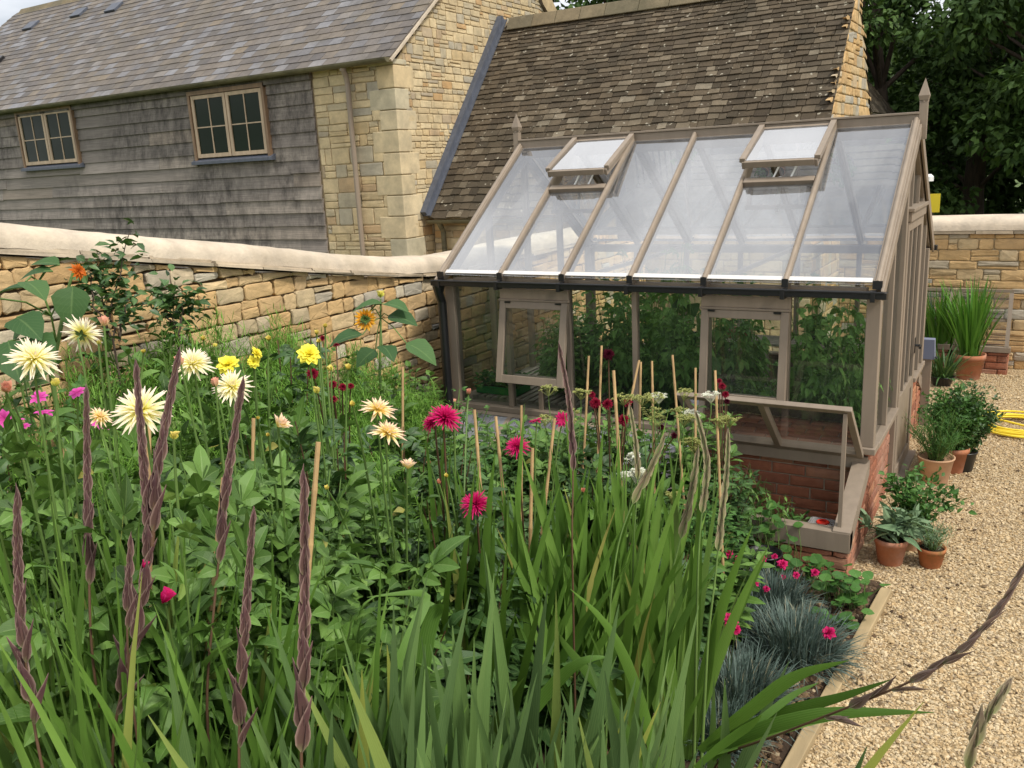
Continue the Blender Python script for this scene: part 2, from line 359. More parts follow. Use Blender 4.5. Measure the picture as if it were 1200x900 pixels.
MT['oldwood']=paint_mat('brown_bark',(.075,.055,.04),.9,.3,bs=.6)
MT['spike']=petal_mat('purple_bract',[(0,(.20,.20,.10)),(.2,(.105,.065,.052)),(.7,(.078,.038,.042)),(1,(.13,.078,.074))],.06,.5,.45,(.36,.26,.22))
MT['spikegreen']=petal_mat('green_brown_bract',[(0,(.20,.25,.09)),(.4,(.21,.19,.10)),(.8,(.14,.10,.07)),(1,(.24,.20,.13))],.1,.35,.55,(.42,.36,.24))
MT['cream']=petal_mat('cream_petal',[(0,(.86,.74,.10)),(.3,(.93,.88,.32)),(.65,(.95,.90,.66)),(1,(.95,.82,.72))])
MT['apricot']=petal_mat('apricot_cream_petal',[(0,(.90,.68,.12)),(.4,(.94,.78,.30)),(.7,(.95,.80,.56)),(1,(.92,.66,.55))])
MT['yellow']=petal_mat('lemon_petal',[(0,(.85,.72,.02)),(1,(.93,.86,.12))])
MT['magenta']=petal_mat('magenta_petal',[(0,(.24,.001,.045)),(.5,(.58,.006,.13)),(1,(.74,.04,.23))])
MT['crimson']=petal_mat('dark_crimson_petal',[(0,(.05,.0,.006)),(.6,(.19,.003,.02)),(1,(.30,.012,.04))])
MT['maroon']=petal_mat('blackish_maroon_petal',[(0,(.02,.0,.006)),(1,(.075,.002,.014))])
MT['pink']=petal_mat('hot_pink_petal',[(0,(.38,.003,.06)),(1,(.62,.02,.16))])
MT['cosmos']=petal_mat('pink_cosmos_petal',[(0,(.45,.02,.2)),(1,(.72,.11,.45))])
MT['orange']=petal_mat('orange_petal',[(0,(.45,.12,.01)),(.5,(.80,.33,.02)),(1,(.85,.50,.05))])
MT['rust']=petal_mat('rust_petal',[(0,(.4,.08,.01)),(1,(.62,.16,.015))])
MT['white']=petal_mat('white_petal',[(0,(.6,.62,.45)),(1,(.8,.8,.72))])
MT['seed']=petal_mat('yellow_green_umbel',[(0,(.22,.27,.08)),(1,(.42,.42,.14))],.2,.4)
MT['bud']=petal_mat('yellow_bud',[(0,(.35,.45,.08)),(.5,(.75,.68,.14)),(1,(.85,.72,.25))],.2,.3)
MT['pinkbud']=petal_mat('apricot_bud',[(0,(.45,.42,.12)),(.5,(.75,.45,.28)),(1,(.80,.40,.30))],.2,.3)
# ------------------------------------------------------------------ light
SUN_EL, SUN_AZ = math.radians(52), math.radians(-12)      # azimuth measured from +x towards +y
w=bpy.data.worlds.new('World'); SC.world=w; w.use_nodes=True; nt=w.node_tree; nt.nodes.clear()
sky=nt.nodes.new('ShaderNodeTexSky'); sky.sky_type='NISHITA'; sky.sun_disc=False
sky.sun_elevation=SUN_EL; sky.sun_rotation=PI/2-SUN_AZ; sky.dust_density=3; sky.air_density=1.0
tc=nt.nodes.new('ShaderNodeTexCoord')
cl=N(nt,'ShaderNodeTexNoise',Scale=2.2,Detail=6,Roughness=.55); mp=nt.nodes.new('ShaderNodeMapping'); mp.inputs['Scale'].default_value=(1,1,2.5)
nt.links.new(tc.outputs['Generated'],mp.inputs[0]); nt.links.new(mp.outputs[0],cl.inputs['Vector'])
cf=ramp(nt,cl.outputs[0],[(.36,(.35,.35,.35)),(.58,(1,1,1))])
cc=ramp(nt,cl.outputs[0],[(.4,(.75,.75,.75)),(.7,(1,1,1))])
cloud=mix(nt,1.0,cc,(16.5,16.6,17.0),'MULTIPLY')
bg=N(nt,'ShaderNodeBackground',Strength=.083); wo=nt.nodes.new('ShaderNodeOutputWorld')
nt.links.new(mix(nt,cf,sky.outputs[0],cloud),bg.inputs[0]); nt.links.new(bg.outputs[0],wo.inputs[0])
ld=bpy.data.lights.new('sun','SUN'); ld.energy=2.9; ld.angle=math.radians(8); ld.color=(1,.94,.84)
sun=bpy.data.objects.new('sun',ld); COL.objects.link(sun)
sd=Vector((math.cos(SUN_EL)*math.cos(SUN_AZ),math.cos(SUN_EL)*math.sin(SUN_AZ),math.sin(SUN_EL)))
sun.rotation_euler=sd.to_track_quat('Z','Y').to_euler()
# ------------------------------------------------------------------ ground
def smooth(t): t=np.clip(t,0,1); return t*t*(3-2*t)
def kx(y): return .235+.0655*y          # kerb inner face x as function of y
def bed_h(x,y):
    d=np.hypot(np.asarray(x)-CX,np.asarray(y)-CY)
    return .035+.44*smooth((4.3-d)/2.6)*smooth((kx(np.asarray(y))-.15-x)/1.1)
def grid_sheet(name,x0,x1,y0,y1,nx,ny,hf,mat,kind='structure'):
    xs=np.linspace(x0,x1,nx); ys=np.linspace(y0,y1,ny); X,Y=np.meshgrid(xs,ys); Z=hf(X,Y)
    mb=MB(); i=np.arange(ny-1)[:,None]*nx+np.arange(nx-1)[None]
    mb.raw(np.stack([X,Y,Z],-1).reshape(-1,3),np.stack([i,i+1,i+nx+1,i+nx],-1).reshape(-1,4))
    return tag(mb.build(name,mat,smooth=True),kind=kind)
m,nt,out=newmat('far_grass'); c=ramp(nt,noise(nt,.8,None,5),[(.3,(.04,.07,.015)),(.7,(.09,.13,.03))]); finish(nt,out,c,.9,noise(nt,20),.5,.02)
tag(grid_sheet('ground',-300,300,-300,300,3,3,lambda x,y:0*x-.03,m))
# gravel
m,nt,out=newmat('gravel_bed')
vo=N(nt,'ShaderNodeTexVoronoi',Scale=58,Randomness=1); nt.links.new(coords(nt),vo.inputs['Vector'])
c=ramp(nt,vo.outputs['Color'],[(0,(.30,.21,.11)),(.3,(.45,.33,.18)),(.6,(.54,.42,.25)),(.85,(.60,.50,.33)),(1,(.34,.27,.18))])
c=mix(nt,ramp(nt,vo.outputs['Distance'],[(.35,(0,0,0)),(.75,(.85,.85,.85))]),c,(.16,.11,.055))
c=mix(nt,math_(nt,'MULTIPLY',ramp(nt,noise(nt,1.2,None,4),[(.5,(0,0,0)),(.8,(1,1,1))]),.3),c,(.35,.27,.16))
inv=math_(nt,'SUBTRACT',1,vo.outputs['Distance']); finish(nt,out,c,.9,inv,.9,.012,.2)
MT['gravel']=m
tag(grid_sheet('gravel_path',-8,14,-12,5.3,3,3,lambda x,y:0*x+0.0,m))
MT['pebble']=stone_mat('limestone_pebble',[(0,(.33,.23,.12)),(.25,(.46,.34,.19)),(.5,(.54,.42,.255)),(.75,(.59,.49,.33)),(.9,(.40,.32,.21)),(1,(.22,.16,.105))],30,dirtamt=.12,bs=.2)
def pebble_field(name,n,region,size,mat,hf,kind='stuff',flat=.55):
    t=(1+5**.5)/2
    ico=unit(np.array([[-1,t,0],[1,t,0],[-1,-t,0],[1,-t,0],[0,-1,t],[0,1,t],[0,-1,-t],[0,1,-t],[t,0,-1],[t,0,1],[-t,0,-1],[-t,0,1]]))
    fc=np.array([[0,11,5],[0,5,1],[0,1,7],[0,7,10],[0,10,11],[1,5,9],[5,11,4],[11,10,2],[10,7,6],[7,1,8],[3,9,4],[3,4,2],[3,2,6],[3,6,8],[3,8,9],[4,9,5],[2,4,11],[6,2,10],[8,6,7],[9,8,1]])
    P=region(n); n=len(P)
    s=rng.gamma(6,size/6,n); V=ico[None]*rng.uniform(.7,1.25,(n,12,1))
    sc=np.stack([s*rng.uniform(.8,1.4,n),s*rng.uniform(.6,1,n),s*rng.uniform(flat*.7,flat*1.2,n)],-1)
    V=V*sc[:,None]
    tl=rng.normal(0,.25,n); c,s_=np.cos(tl)[:,None],np.sin(tl)[:,None]
    V=np.stack([V[...,0]*c-V[...,2]*s_,V[...,1],V[...,0]*s_+V[...,2]*c],-1)
    a=rng.uniform(0,2*PI,n); c,s_=np.cos(a)[:,None],np.sin(a)[:,None]
    V=np.stack([V[...,0]*c-V[...,1]*s_,V[...,0]*s_+V[...,1]*c,V[...,2]],-1)
    V+=np.concatenate([P,(hf(P[:,0],P[:,1])+sc[:,2]*rng.uniform(.1,.9,n))[:,None]],1)[:,None]
    mb=MB(); mb.raw(V.reshape(-1,3),(fc[None]+(np.arange(n)*12)[:,None,None]).reshape(-1,3))
    return tag(mb.build(name,mat),kind=kind)
def greg(n):
    # denser near the camera: pebbles only where the path can be seen
    y=CY+2.6+rng.random(n)**1.35*7.8; d=y-CY
    x=rng.uniform(-.0,1,n)*(1.9)+(-.05)
    x=np.where(y<-.6,kx(y)+.075+rng.random(n)*(1.0+.18*d),rng.uniform(.06,1.9,n))
    return np.stack([x,y],-1)
pebble_field('loose_gravel',125000,greg,.0059,MT['pebble'],lambda x,y:0*x)
# bed
soil=grid_sheet('flower_bed_soil',-3.62,.235,-8,-.6,90,150,lambda x,y:np.where(x>kx(y),-.02,bed_h(x,y)+.010*np.sin(x*31)*np.sin(y*27)+.008*np.sin(x*57+y*43)),MT['soil'])
soil2=grid_sheet('soil_beside_greenhouse',-3.62,-3.12,-.6,5.1,6,20,lambda x,y:0*x+.01,MT['soil'])
MT['mulch']=stone_mat('bark_mulch',[(0,(.05,.03,.018)),(.6,(.11,.07,.04)),(.9,(.16,.11,.06)),(1,(.35,.28,.18))],30)
def mreg(n):
    y=rng.uniform(-2.9,-.62,n); x=kx(y)-.02-rng.random(n)**1.2*1.1; return np.stack([x,y],-1)
pebble_field('bark_chips',9000,mreg,.011,MT['mulch'],lambda x,y:bed_h(x,y))
# kerb boards
k=thing('bed_edging_board',(kx(-1.7)+.04,-1.7,0),'pale oak edging board between the flower bed and the gravel','edging')
for a,b in [(-.66,-1.42),(-1.425,-2.5),(-2.505,-4.2)]:
    mb=MB(); mb.beam((kx(a)+.035,a,.0),(kx(b)+.035,b,.0),.058,.07); mb.build('board',MT['kerb'],k,bevel=.004)
mb=MB(); mb.beam((kx(-.66)-.02,-.655,.0),(-.03,-.655,.0),.05,.09); mb.build('end_board',MT['kerb'],k,bevel=.004)
# ------------------------------------------------------------------ stone walling
def stones(mb,O,Ud,Vd,Nn,u0,u1,v0,top,ch=(.1,.16),wd=(.16,.36),dep=.06,jit=.008,rise=.022,gap=.012,skip=None,rag=.25,courses=None,rseed=None,bondbrick=False,round_=None):
    if round_ is None: round_=not bondbrick
    Vr=[]
    r=np.random.default_rng(rseed if rseed is not None else 1)
    O,Ud,Vd,Nn=[np.asarray(a,float) for a in (O,Ud,Vd,Nn)]
    topf=top if callable(top) else (lambda u:top)
    vmax=max(topf(u) for u in np.linspace(u0,u1,60)); v=v0; row=0
    Vs=[]; 
    while v<vmax-.02:
        h=r.uniform(*ch); u=u0-r.uniform(0,wd[1]*.6) if not bondbrick else u0-(wd[0]/2 if row%2 else 0)
        while u<u1:
            wdt=r.uniform(*wd)
            if r.random()<.08 and not bondbrick: wdt*=.45
            a,b=max(u,u0),min(u+wdt,u1)
            u+=wdt
            if b-a<.03: continue
            t1=min(topf(a),topf(b),topf((a+b)/2))
            subs=[(v,v+h)]
            if not bondbrick and r.random()<rag and h>ch[0]*1.15:
                q=r.uniform(.4,.6); subs=[(v,v+h*q),(v+h*q,v+h)]
            for (c0,c1) in subs:
                tA,tB=topf(a),topf(b)
                if c0>=max(tA,tB)-.02: continue
                if skip and skip((a+b)/2,(c0+c1)/2): continue
                q=np.array([[a,c0],[b,c0],[b,min(c1,max(tB,c0+.012))],[a,min(c1,max(tA,c0+.012))]])
                g=gap/2; s=np.array([[1,1],[-1,1],[-1,-1],[1,-1]]); hh_=min(q[3,1]-q[0,1],q[2,1]-q[1,1])
                if round_ and hh_>.03:
                    q=q+s*g+r.uniform(-jit,jit,(4,2))
                    cr=min(.22*min(b-a,hh_),.018)*r.uniform(.4,1.1); o=[]
                    for e in range(4):
                        A_,B_=q[e],q[(e+1)%4]; L_=np.linalg.norm(B_-A_); dd=(B_-A_)/L_; nn_=np.array([-dd[1],dd[0]]); c_=min(cr,L_*.3)
                        o.append(A_+dd*c_); o.append((A_+B_)/2+nn_*r.uniform(-.2,.8)*jit); o.append(B_-dd*c_)
                    o=np.array(o)
                    cen=o.mean(0); rr=r.uniform(.3,1.2)*rise; rg=[]
                    w_=r.uniform(-.22,.22,12)*rise; tl_=(o-cen)@(r.uniform(-.5,.5,2)*rise/.12)*.6
                    half=np.array([(b-a)/2,hh_/2]); 
                    for dz,ins in ((-dep,0),(rr*.30,0),(rr*.85,min(.006,hh_*.06)),(rr,min(.022,hh_*.18))):
                        k_=1-ins/half; z_=np.full(12,dz)+(w_*1.0+tl_ if dz>0 else 0); rg.append(np.c_[cen+(o-cen)*k_,z_])
                    rg.append(np.array([[cen[0],cen[1],rr*1.0+r.uniform(-.25,.3)*rise]])); Vr.append(np.vstack(rg)); continue
                j=r.uniform(-jit,jit,(4,2))
                rr=r.uniform(.4,1.2)*rise
                rings=[]
                rings.append(np.c_[q+s*g,np.full(4,-dep)])
                rings.append(np.c_[q+s*g+j*.6,np.full(4,0)+r.uniform(-.3,.3,4)*rise*.2])
                ins=min(.25*min(b-a,c1-c0),.02)
                rings.append(np.c_[q+s*(g+ins*.45)+j,np.full(4,rr*.7)+r.uniform(-.2,.2,4)*rise])
                rings.append(np.c_[q+s*(g+ins*1.3)+j,np.full(4,rr)+r.uniform(-.25,.25,4)*rise])
                Vs.append(np.vstack(rings))
        v+=h; row+=1
    flip=np.cross(Ud,Vd)@Nn<0
    if Vs:
        n=len(Vs); A=np.array(Vs)
        P=O+A[...,0:1]*Ud+A[...,1:2]*Vd+A[...,2:3]*Nn
        f=np.array([[k*4+i,k*4+(i+1)%4,k*4+4+(i+1)%4,k*4+4+i] for k in range(3) for i in range(4)]+[[12,13,14,15]])
        if flip: f=f[:,::-1]
        mb.raw(P.reshape(-1,3),(f[None]+(np.arange(n)*16)[:,None,None]).reshape(-1,4))
    if Vr:
        n=len(Vr); A=np.array(Vr); P=(O+A[...,0:1]*Ud+A[...,1:2]*Vd+A[...,2:3]*Nn)
        f=np.array([[k*12+i,k*12+(i+1)%12,k*12+12+(i+1)%12,k*12+12+i] for k in range(3) for i in range(12)]); ft=np.array([[36+i,36+(i+1)%12,48] for i in range(12)])
        if flip: f=f[:,::-1]; ft=ft[:,::-1]
        V_=P.reshape(-1,3); base=mb.n; mb.raw(V_,(f[None]+(np.arange(n)*49)[:,None,None]).reshape(-1,4))
        F3=(ft[None]+(np.arange(n)*49)[:,None,None]).reshape(-1,3); mb.V.append(np.zeros((0,3))); mb.F.append((F3+base,None,0))
# ------------------------------------------------------------------ garden wall (left)
WX=-3.6
_wy=np.array([-9,-5,-3.09,-2.39,-1.46,-.65,.1,.75,1.9,5.2]); _wz=np.array([2.55,2.40,2.14,2.02,1.86,1.72,1.60,1.535,1.55,1.545])
def wtop(y): return float(np.interp(y,_wy,_wz))
gw=thing('garden_wall',(WX-.2,0,0),'honey coloured dry stone garden wall with a smooth cream coping that swoops down behind the flowers','wall')
mb=MB(); ys=np.linspace(-6,5.15,60)
for a,b in zip(ys[:-1],ys[1:]):
    z0=wtop(a)-.02; z1=wtop(b)-.02; x0,x1=WX-.42,WX-.035
    mb.raw([[x0,a,-.1],[x1,a,-.1],[x1,b,-.1],[x0,b,-.1],[x0,a,z0],[x1,a,z0],[x1,b,z1],[x0,b,z1]],[[4,5,6,7],[1,2,6,5],[3,0,4,7]]+([[0,1,5,4]] if a==ys[0] else [])+([[2,3,7,6]] if b==ys[-1] else []))
mb.build('wall_core',MT['joint'],gw)
mb=MB(); stones(mb,(WX,0,0),(0,1,0),(0,0,1),(1,0,0),-6,5.14,0,lambda u:wtop(u)-.01,(.062,.128),(.10,.27),.05,.008,.014,.006,rag=.2,rseed=3)
mb.build('stone_face',MT['wall'],gw)
mb=MB(); r=np.random.default_rng(5); y=-6
while y<5.1:
    L=r.uniform(.25,.55); z0,z1=wtop(y),wtop(min(y+L,5.14)); o=r.uniform(.03,.065); t=r.uniform(.012,.024)
    for k in range(2):
        oo=o-.018*k+r.uniform(-.01,.01); zz=.0+k*t
        yy0,yy1=y+.004,min(y+L,5.14)-.004
        mb.raw([[WX-.44-oo,yy0,z0+zz],[WX+oo,yy0,z0+zz],[WX+oo+r.uniform(-.012,.012),yy1,z1+zz],[WX-.44-oo,yy1,z1+zz],[WX-.44-oo,yy0,z0+zz+t],[WX+oo-.004,yy0,z0+zz+t],[WX+oo-.004,yy1,z1+zz+t],[WX-.44-oo,yy1,z1+zz+t]],[[0,3,2,1],[4,5,6,7],[0,1,5,4],[1,2,6,5],[2,3,7,6],[3,0,4,7]])
    y+=L
mb.build('slate_course',MT['copingedge'],gw)
mb=MB(); ys=np.arange(-6,5.141,.06); k=14; th=np.linspace(0,PI,k+1); V=[]
r=np.random.default_rng(9); wob=np.cumsum(r.normal(0,.0018,len(ys))); wob-=np.linspace(0,wob[-1],len(ys))
for i,y in enumerate(ys):
    z=wtop(y)+.03; hw=.245+.006*math.sin(y*5.1)+wob[i]; hh=.132+.005*math.sin(y*3.3)
    xs=np.sign(np.cos(th))*np.abs(np.cos(th))**.62*hw; zs=np.sin(th)**.72*hh
    V.append(np.stack([WX-.22+xs,np.full(k+1,y),z+zs+r.normal(0,.0012,k+1)],-1))
V=np.array(V); n_=k+1; i=np.arange(len(ys)-1)[:,None]*n_+np.arange(k)[None]
mb.raw(V.reshape(-1,3),np.stack([i,i+n_,i+n_+1,i+1],-1).reshape(-1,4)); mb.raw(V[0],[list(range(n_))]); mb.raw(V[-1],[list(range(n_))[::-1]])
mb.build('coping',MT['coping'],gw,smooth=True)
# ------------------------------------------------------------------ rear wall (right)
rw=thing('rear_garden_wall',(2,5.4,0),'stone garden wall with pale rounded coping behind the two lean-to frames at the far end of the gravel','wall')
mb=MB(); mb.bb(-1.2,8,5.248,5.6,-.1,1.46); mb.build('wall_core',MT['mortar'],rw)
mb=MB(); stones(mb,(0,5.24,0),(1,0,0),(0,0,1),(0,-1,0),-1.2,8,0,1.47,(.07,.13),(.16,.4),.05,.005,.014,.006,rseed=8); mb.build('stone_face',MT['wall'],rw)
mb=MB(); r=np.random.default_rng(2); x=-1.2
while x<8:
    L=r.uniform(.3,.6); mb.bb(x+.003,x+L-.003,5.195+r.uniform(-.01,.01),5.66,1.472,1.505); x+=L
mb.build('slate_course',MT['copingedge'],rw)
mb=MB(); xs=np.arange(-1.2,8.01,.1); V=[]
for x in xs:
    V.append(np.stack([np.full(k+1,x),5.43-np.sign(np.cos(th))*np.abs(np.cos(th))**.6*.24,1.507+np.sin(th)**.7*.15+.003*np.sin(x*4)],-1))
V=np.array(V); i=np.arange(len(xs)-1)[:,None]*n_+np.arange(k)[None]
mb.raw(V.reshape(-1,3),np.stack([i,i+n_,i+n_+1,i+1],-1).reshape(-1,4)); mb.raw(V[0],[list(range(n_))]); mb.raw(V[-1],[list(range(n_))[::-1]])
mb.build('coping',MT['coping'],rw,smooth=True)
# ------------------------------------------------------------------ barn with timber cladding
BX,BY,BE=-7.088,4.631,3.99     # corner, front face, eave height
RY,RZ=8.0,6.62                 # ridge
SL=(RZ-BE)/(RY-BY)
barn=thing('timber_clad_barn',(-12,6.5,0),'long barn clad in weathered oak boards with a stone gable and a grey slate roof','barn')
PXL=-8.60                      # left edge of the stone pier
m,nt,out=newmat('weathered_oak_board')
c=ramp(nt,island(nt),[(0,(.23,.20,.175)),(.3,(.29,.255,.225)),(.6,(.18,.158,.14)),(.85,(.32,.28,.24)),(1,(.26,.21,.165))])
st=noise(nt,5,coords(nt,(.35,1,12)),6,.65); c=mix(nt,.8,c,ramp(nt,st,[(.3,(.6,.6,.6)),(.7,(1.3,1.3,1.3))]),'MULTIPLY')
ver=noise(nt,3.2,coords(nt,(2.2,1,.9)),6,.75)
lo=ramp(nt,noise(nt,.55,coords(nt,(1,1,1.6)),3,.5),[(.36,(0,0,0)),(.54,(1,1,1))])
dk=math_(nt,'MULTIPLY',ramp(nt,ver,[(.38,(0,0,0)),(.62,(1,1,1))]),lo); c=mix(nt,math_(nt,'MULTIPLY',dk,.78),c,(.050,.044,.041))
finish(nt,out,c,.85,st,.5,.006,.2); MT['board']=m
W=[(-16.17,-14.48,2.885,3.86),(-11.24,-9.60,2.79,3.80)]
mb=MB(); r=np.random.default_rng(4); z=.30; ex=.200; row=0
while z<BE-.19:
    segs=[(-21,PXL-.02)]
    for (a,b,c0,c1) in W:
        if z+ex>c0+.02 and z<c1+.02:
            segs=[s for (p,q) in segs for s in ([(p,min(q,a-.05))] if p<a-.05 else [])+([(max(p,b+.05),q)] if q>b+.05 else [])]
    for p,q in segs:
        x=p
        while x<q-.05:
            L=min(r.uniform(1.6,4.2),q-x); 
            if q-x-L<.5: L=q-x
            t=r.uniform(-.008,.008); dz_=r.uniform(-.012,.006); a,b=x+.002,x+L-.002
            mb.raw([[a,BY-.045+t,z-.012+dz_],[b,BY-.045+t,z-.012+dz_+r.uniform(-.006,.006)],[b,BY-.012,z+ex+.01],[a,BY-.012,z+ex+.01],[a,BY-.02+t,z-.014],[b,BY-.02+t,z-.014],[b,BY+.01,z+ex+.01],[a,BY+.01,z+ex+.01]],[[0,1,2,3],[4,7,6,5],[0,4,5,1],[1,5,6,2],[2,6,7,3],[3,7,4,0]])
            x+=L
    z+=ex; row+=1
mb.build('board_cladding',MT['board'],barn)
mb=MB(); mb.bb(-21,BX-.007,BY+.012,11.0,-.1,BE-.05); mb.raw([[BX-.05,BY+.05,BE-.06],[BX-.05,10.95,BE-.06],[BX-.05,RY,RZ-.05],[-21,BY+.05,BE-.06],[-21,10.95,BE-.06],[-21,RY,RZ-.05]],[[0,1,4,3],[0,3,5,2],[1,2,5,4]]); mb.raw([[BX-.007,BY+.05,BE-.06],[BX-.007,10.95,BE-.06],[BX-.007,RY,RZ-.05]],[[0,1,2]])
mb.build('wall_core',MT['mortar'],barn)
mb=MB(); mb.bb(-21,PXL,BY-.075,BY-.01,BE-.17,BE-.03); mb.build('fascia_board',MT['board'],barn)
mb=MB(); stones(mb,(0,BY-.0,0),(1,0,0),(0,0,1),(0,-1,0),PXL,BX-.28,.6,BE-.02,(.10,.25),(.16,.46),.05,.006,.008,.012,rag=.45,rseed=12)
mb.build('stone_pier',MT['barnstone'],barn)
gt=lambda u: min(BE-.02+SL*(u-BY), RZ+.0-(RZ-5.12)/(8.95-RY)*(u-RY))
mb=MB(); stones(mb,(BX,0,0),(0,1,0),(0,0,1),(1,0,0),BY+.22,9.6,.6,gt,(.075,.155),(.10,.30),.05,.005,.007,.012,rag=.35,rseed=13)
mb.build('gable_wall',MT['barnstone'],barn)
mb=MB(); z=.6; i=0; r=np.random.default_rng(14); q=[]
while z<BE-.05:
    h=r.uniform(.22,.34); h=min(h,BE-.02-z); a,b=(.46,.30) if i%2 else (.30,.44)
    mb.bb(BX-a,BX+.009,BY-.011,BY+b,z+.006,z+h-.006); z+=h; i+=1
mb.build('quoin',MT['quoin'],barn,bevel=.01)
def tile_roof(mb,x0,x1,y0,z0,y1,z1,expf,wr,thick,jit,xl=None,seed=1,lap=1.5,over=0.0,rough=0.0):
    r=np.random.default_rng(seed); L=math.hypot(y1-y0,z1-z0); d=np.array([0,(y1-y0)/L,(z1-z0)/L]); n=np.array([0,-d[2],d[1]]) if d[1]>0 else np.array([0,d[2],-d[1]])
    if n[2]<0: n=-n
    s=-over; row=0
    while s<L-.01:
        e=expf(s/L); a0,a1=(x0,x1) if xl is None else xl(s/L)
        x=a0-r.uniform(0,wr[1])
        while x<a1:
            w=r.uniform(*wr); a,b=max(x,a0)+.0035,min(x+w,a1)-.0035; x+=w
            if b-a<.02: continue
            th=thick*r.uniform(.75,1.35); ds=r.uniform(-jit,jit); Ls=e*lap
            up=thick*1.35+r.uniform(0,1)*rough; 
            tl=r.uniform(-jit,jit)*.6
            c=[]
            for (xx,ss,hh) in [(a,s+ds-tl,up-th),(b,s+ds+tl,up-th),(b,s+Ls,.0-th*.5),(a,s+Ls,.0-th*.5),(a,s+ds-tl,up),(b,s+ds+tl,up),(b,s+Ls,.004),(a,s+Ls,.004)]:
                ss=min(ss,L+.02)
                c.append(np.array([xx,y0,z0])+d*ss+n*hh+ (np.array([r.uniform(-1,1),0,0])*jit*.25))
            mb.raw(c,[[0,3,2,1],[4,5,6,7],[0,1,5,4],[1,2,6,5],[2,3,7,6],[3,0,4,7]])
        s+=e; row+=1
mb=MB(); tile_roof(mb,-21.2,BX+.07,BY-.13,BE-.03-.0,RY,RZ+.06,lambda t:.185,(.23,.29),.012,.004,seed=21,rough=.004); mb.build('slate_roof',MT['slate'],barn)
mb=MB(); mb.raw([[-21,RY,RZ+.05],[BX+.06,RY,RZ+.05],[BX+.06,8.95,5.17],[-21,8.95,5.17],[BX+.06,11.1,3.7],[-21,11.1,3.7]],[[0,1,2,3],[3,2,4,5]]); mb.build('rear_roof',MT['slate'],barn)
mb=MB()
for i in range(32):
    a=-21+.45*i; pts=[]
    mb.prism([[a,RY-.13,RZ-.02],[a,RY,RZ+.13],[a,RY+.13,RZ-.02],[a,RY,RZ+.05]],(0,0,0),(.44,0,0))
mb.build('ridge_tiles',MT['ridgestone'],barn)
mb=MB(); mb.beam((BX+.045,BY-.14,BE-.07),(BX+.045,RY,RZ+.0),.09,.035); mb.build('verge_strip',MT['coping'],barn)
m=paint_mat('mossy_cast_gutter',(.13,.115,.065),.6,.3,(.3,1,1)); MT['gutter']=m
mb=MB(); th8=np.linspace(PI,2*PI,9); P=[[0,math.cos(t)*.065,math.sin(t)*.065] for t in th8]+[[0,.055,0],[0,-.055,0]]
P=[[0,math.cos(t)*.065,math.sin(t)*.065] for t in th8]
mb.prism(P,(-21.2,BY-.185,BE-.03),(BX+.06,BY-.185,BE-.03)); mb.build('gutter',MT['gutter'],barn)
mb=MB(); mb.tube([(-7.868,BY-.16,BE-.08),(-7.868,BY-.10,BE-.2),(-7.868,BY-.08,BE-.3),(-7.868,BY-.08,.5)],[.042,.04,.038,.038],10); mb.tube([(-7.868,BY-.15,BE-.03),(-7.868,BY-.15,BE-.13)],[.06,.045],10)
mb.build('downpipe',MT['taupe'],barn)
m,nt,out=newmat('oak_window_timber'); c=mix(nt,1.0,(.46,.35,.24),ramp(nt,noise(nt,9,coords(nt,(1,1,.2))),[(.3,(.8,.8,.8)),(.7,(1.15,1.15,1.15))]),'MULTIPLY'); finish(nt,out,c,.6); MT['oakwin']=m
MT['oakjamb']=paint_mat('brown_oak_jamb',(.23,.15,.09),.6,.2)
for wi,(a,b,c0,c1) in enumerate(W):
    fm=MB(); yo=BY-.03
    for x in (a,b): fm.bb(x-.05 if x==a else x, x if x==a else x+.05, yo-.06,yo+.03,c0-.02,c1+.06)
    fm.bb(a-.05,b+.05,yo-.063,yo+.03,c1,c1+.062)
    fr=fm.build('window',MT['oakjamb'],barn)
    mb=MB(); mx=(a+b)/2
    casements=[(a+.02,mx-.01),(mx+.01,b-.02)]
    for (p,q) in casements:
        for x in (p,q-.055): mb.bb(x,x+.055,yo-.045,yo-.005,c0+.03,c1-.01)
        mb.bb(p+.055,q-.055,yo-.043,yo-.007,c0+.03,c0+.09); mb.bb(p+.055,q-.055,yo-.043,yo-.007,c1-.065,c1-.01)
        mb.bb((p+q)/2-.009,(p+q)/2+.009,yo-.036,yo-.012,c0+.09,c1-.065); mb.bb(p+.055,q-.055,yo-.034,yo-.014,(c0+c1)/2-.009,(c0+c1)/2+.009)
    mb.build('casement',MT['oakwin'],fr)
    mb=MB()
    for (p,q) in casements: mb.bb(p+.03,q-.03,yo-.024,yo-.018,c0+.05,c1-.03)
    mb.build('pane',MT['darkglass'],fr)
    mb=MB(); mb.raw([[a-.1,BY-.13,c0-.03],[b+.1,BY-.13,c0-.03],[b+.1,BY-.02,c0+.02],[a-.1,BY-.02,c0+.02],[a-.1,BY-.13,c0-.075],[b+.1,BY-.13,c0-.075],[b+.1,BY-.02,c0-.075],[a-.1,BY-.02,c0-.075]],[[0,1,2,3],[4,7,6,5],[0,4,5,1],[1,5,6,2],[2,6,7,3],[3,7,4,0]]); mb.build('sill',MT['lead'],fr)
def onroof(px,py):
    n=np.array([0,-SL,1.]); p0=np.array([0,BY,BE+.03]); d=ray(px,py); return C+d*(((p0-C)@n)/(d@n))
dn=unit([0,1,SL])
for (px,py) in [(38,33),(94,18),(135,12)]:
    p=onroof(px,py)+np.array([0,0,.02]); mb=MB(); nn=np.array([0,-dn[2],dn[1]])
    R=np.array([[1,0,0],dn,nn]).T; mb.box(p+nn*.03,(.36,.30,.075),R); mb.box(p+nn*.018-dn*.152,(.30,.006,.045),R,1)
    mb.build('roof_ventilator',[MT['lead'],MT['black']],barn)
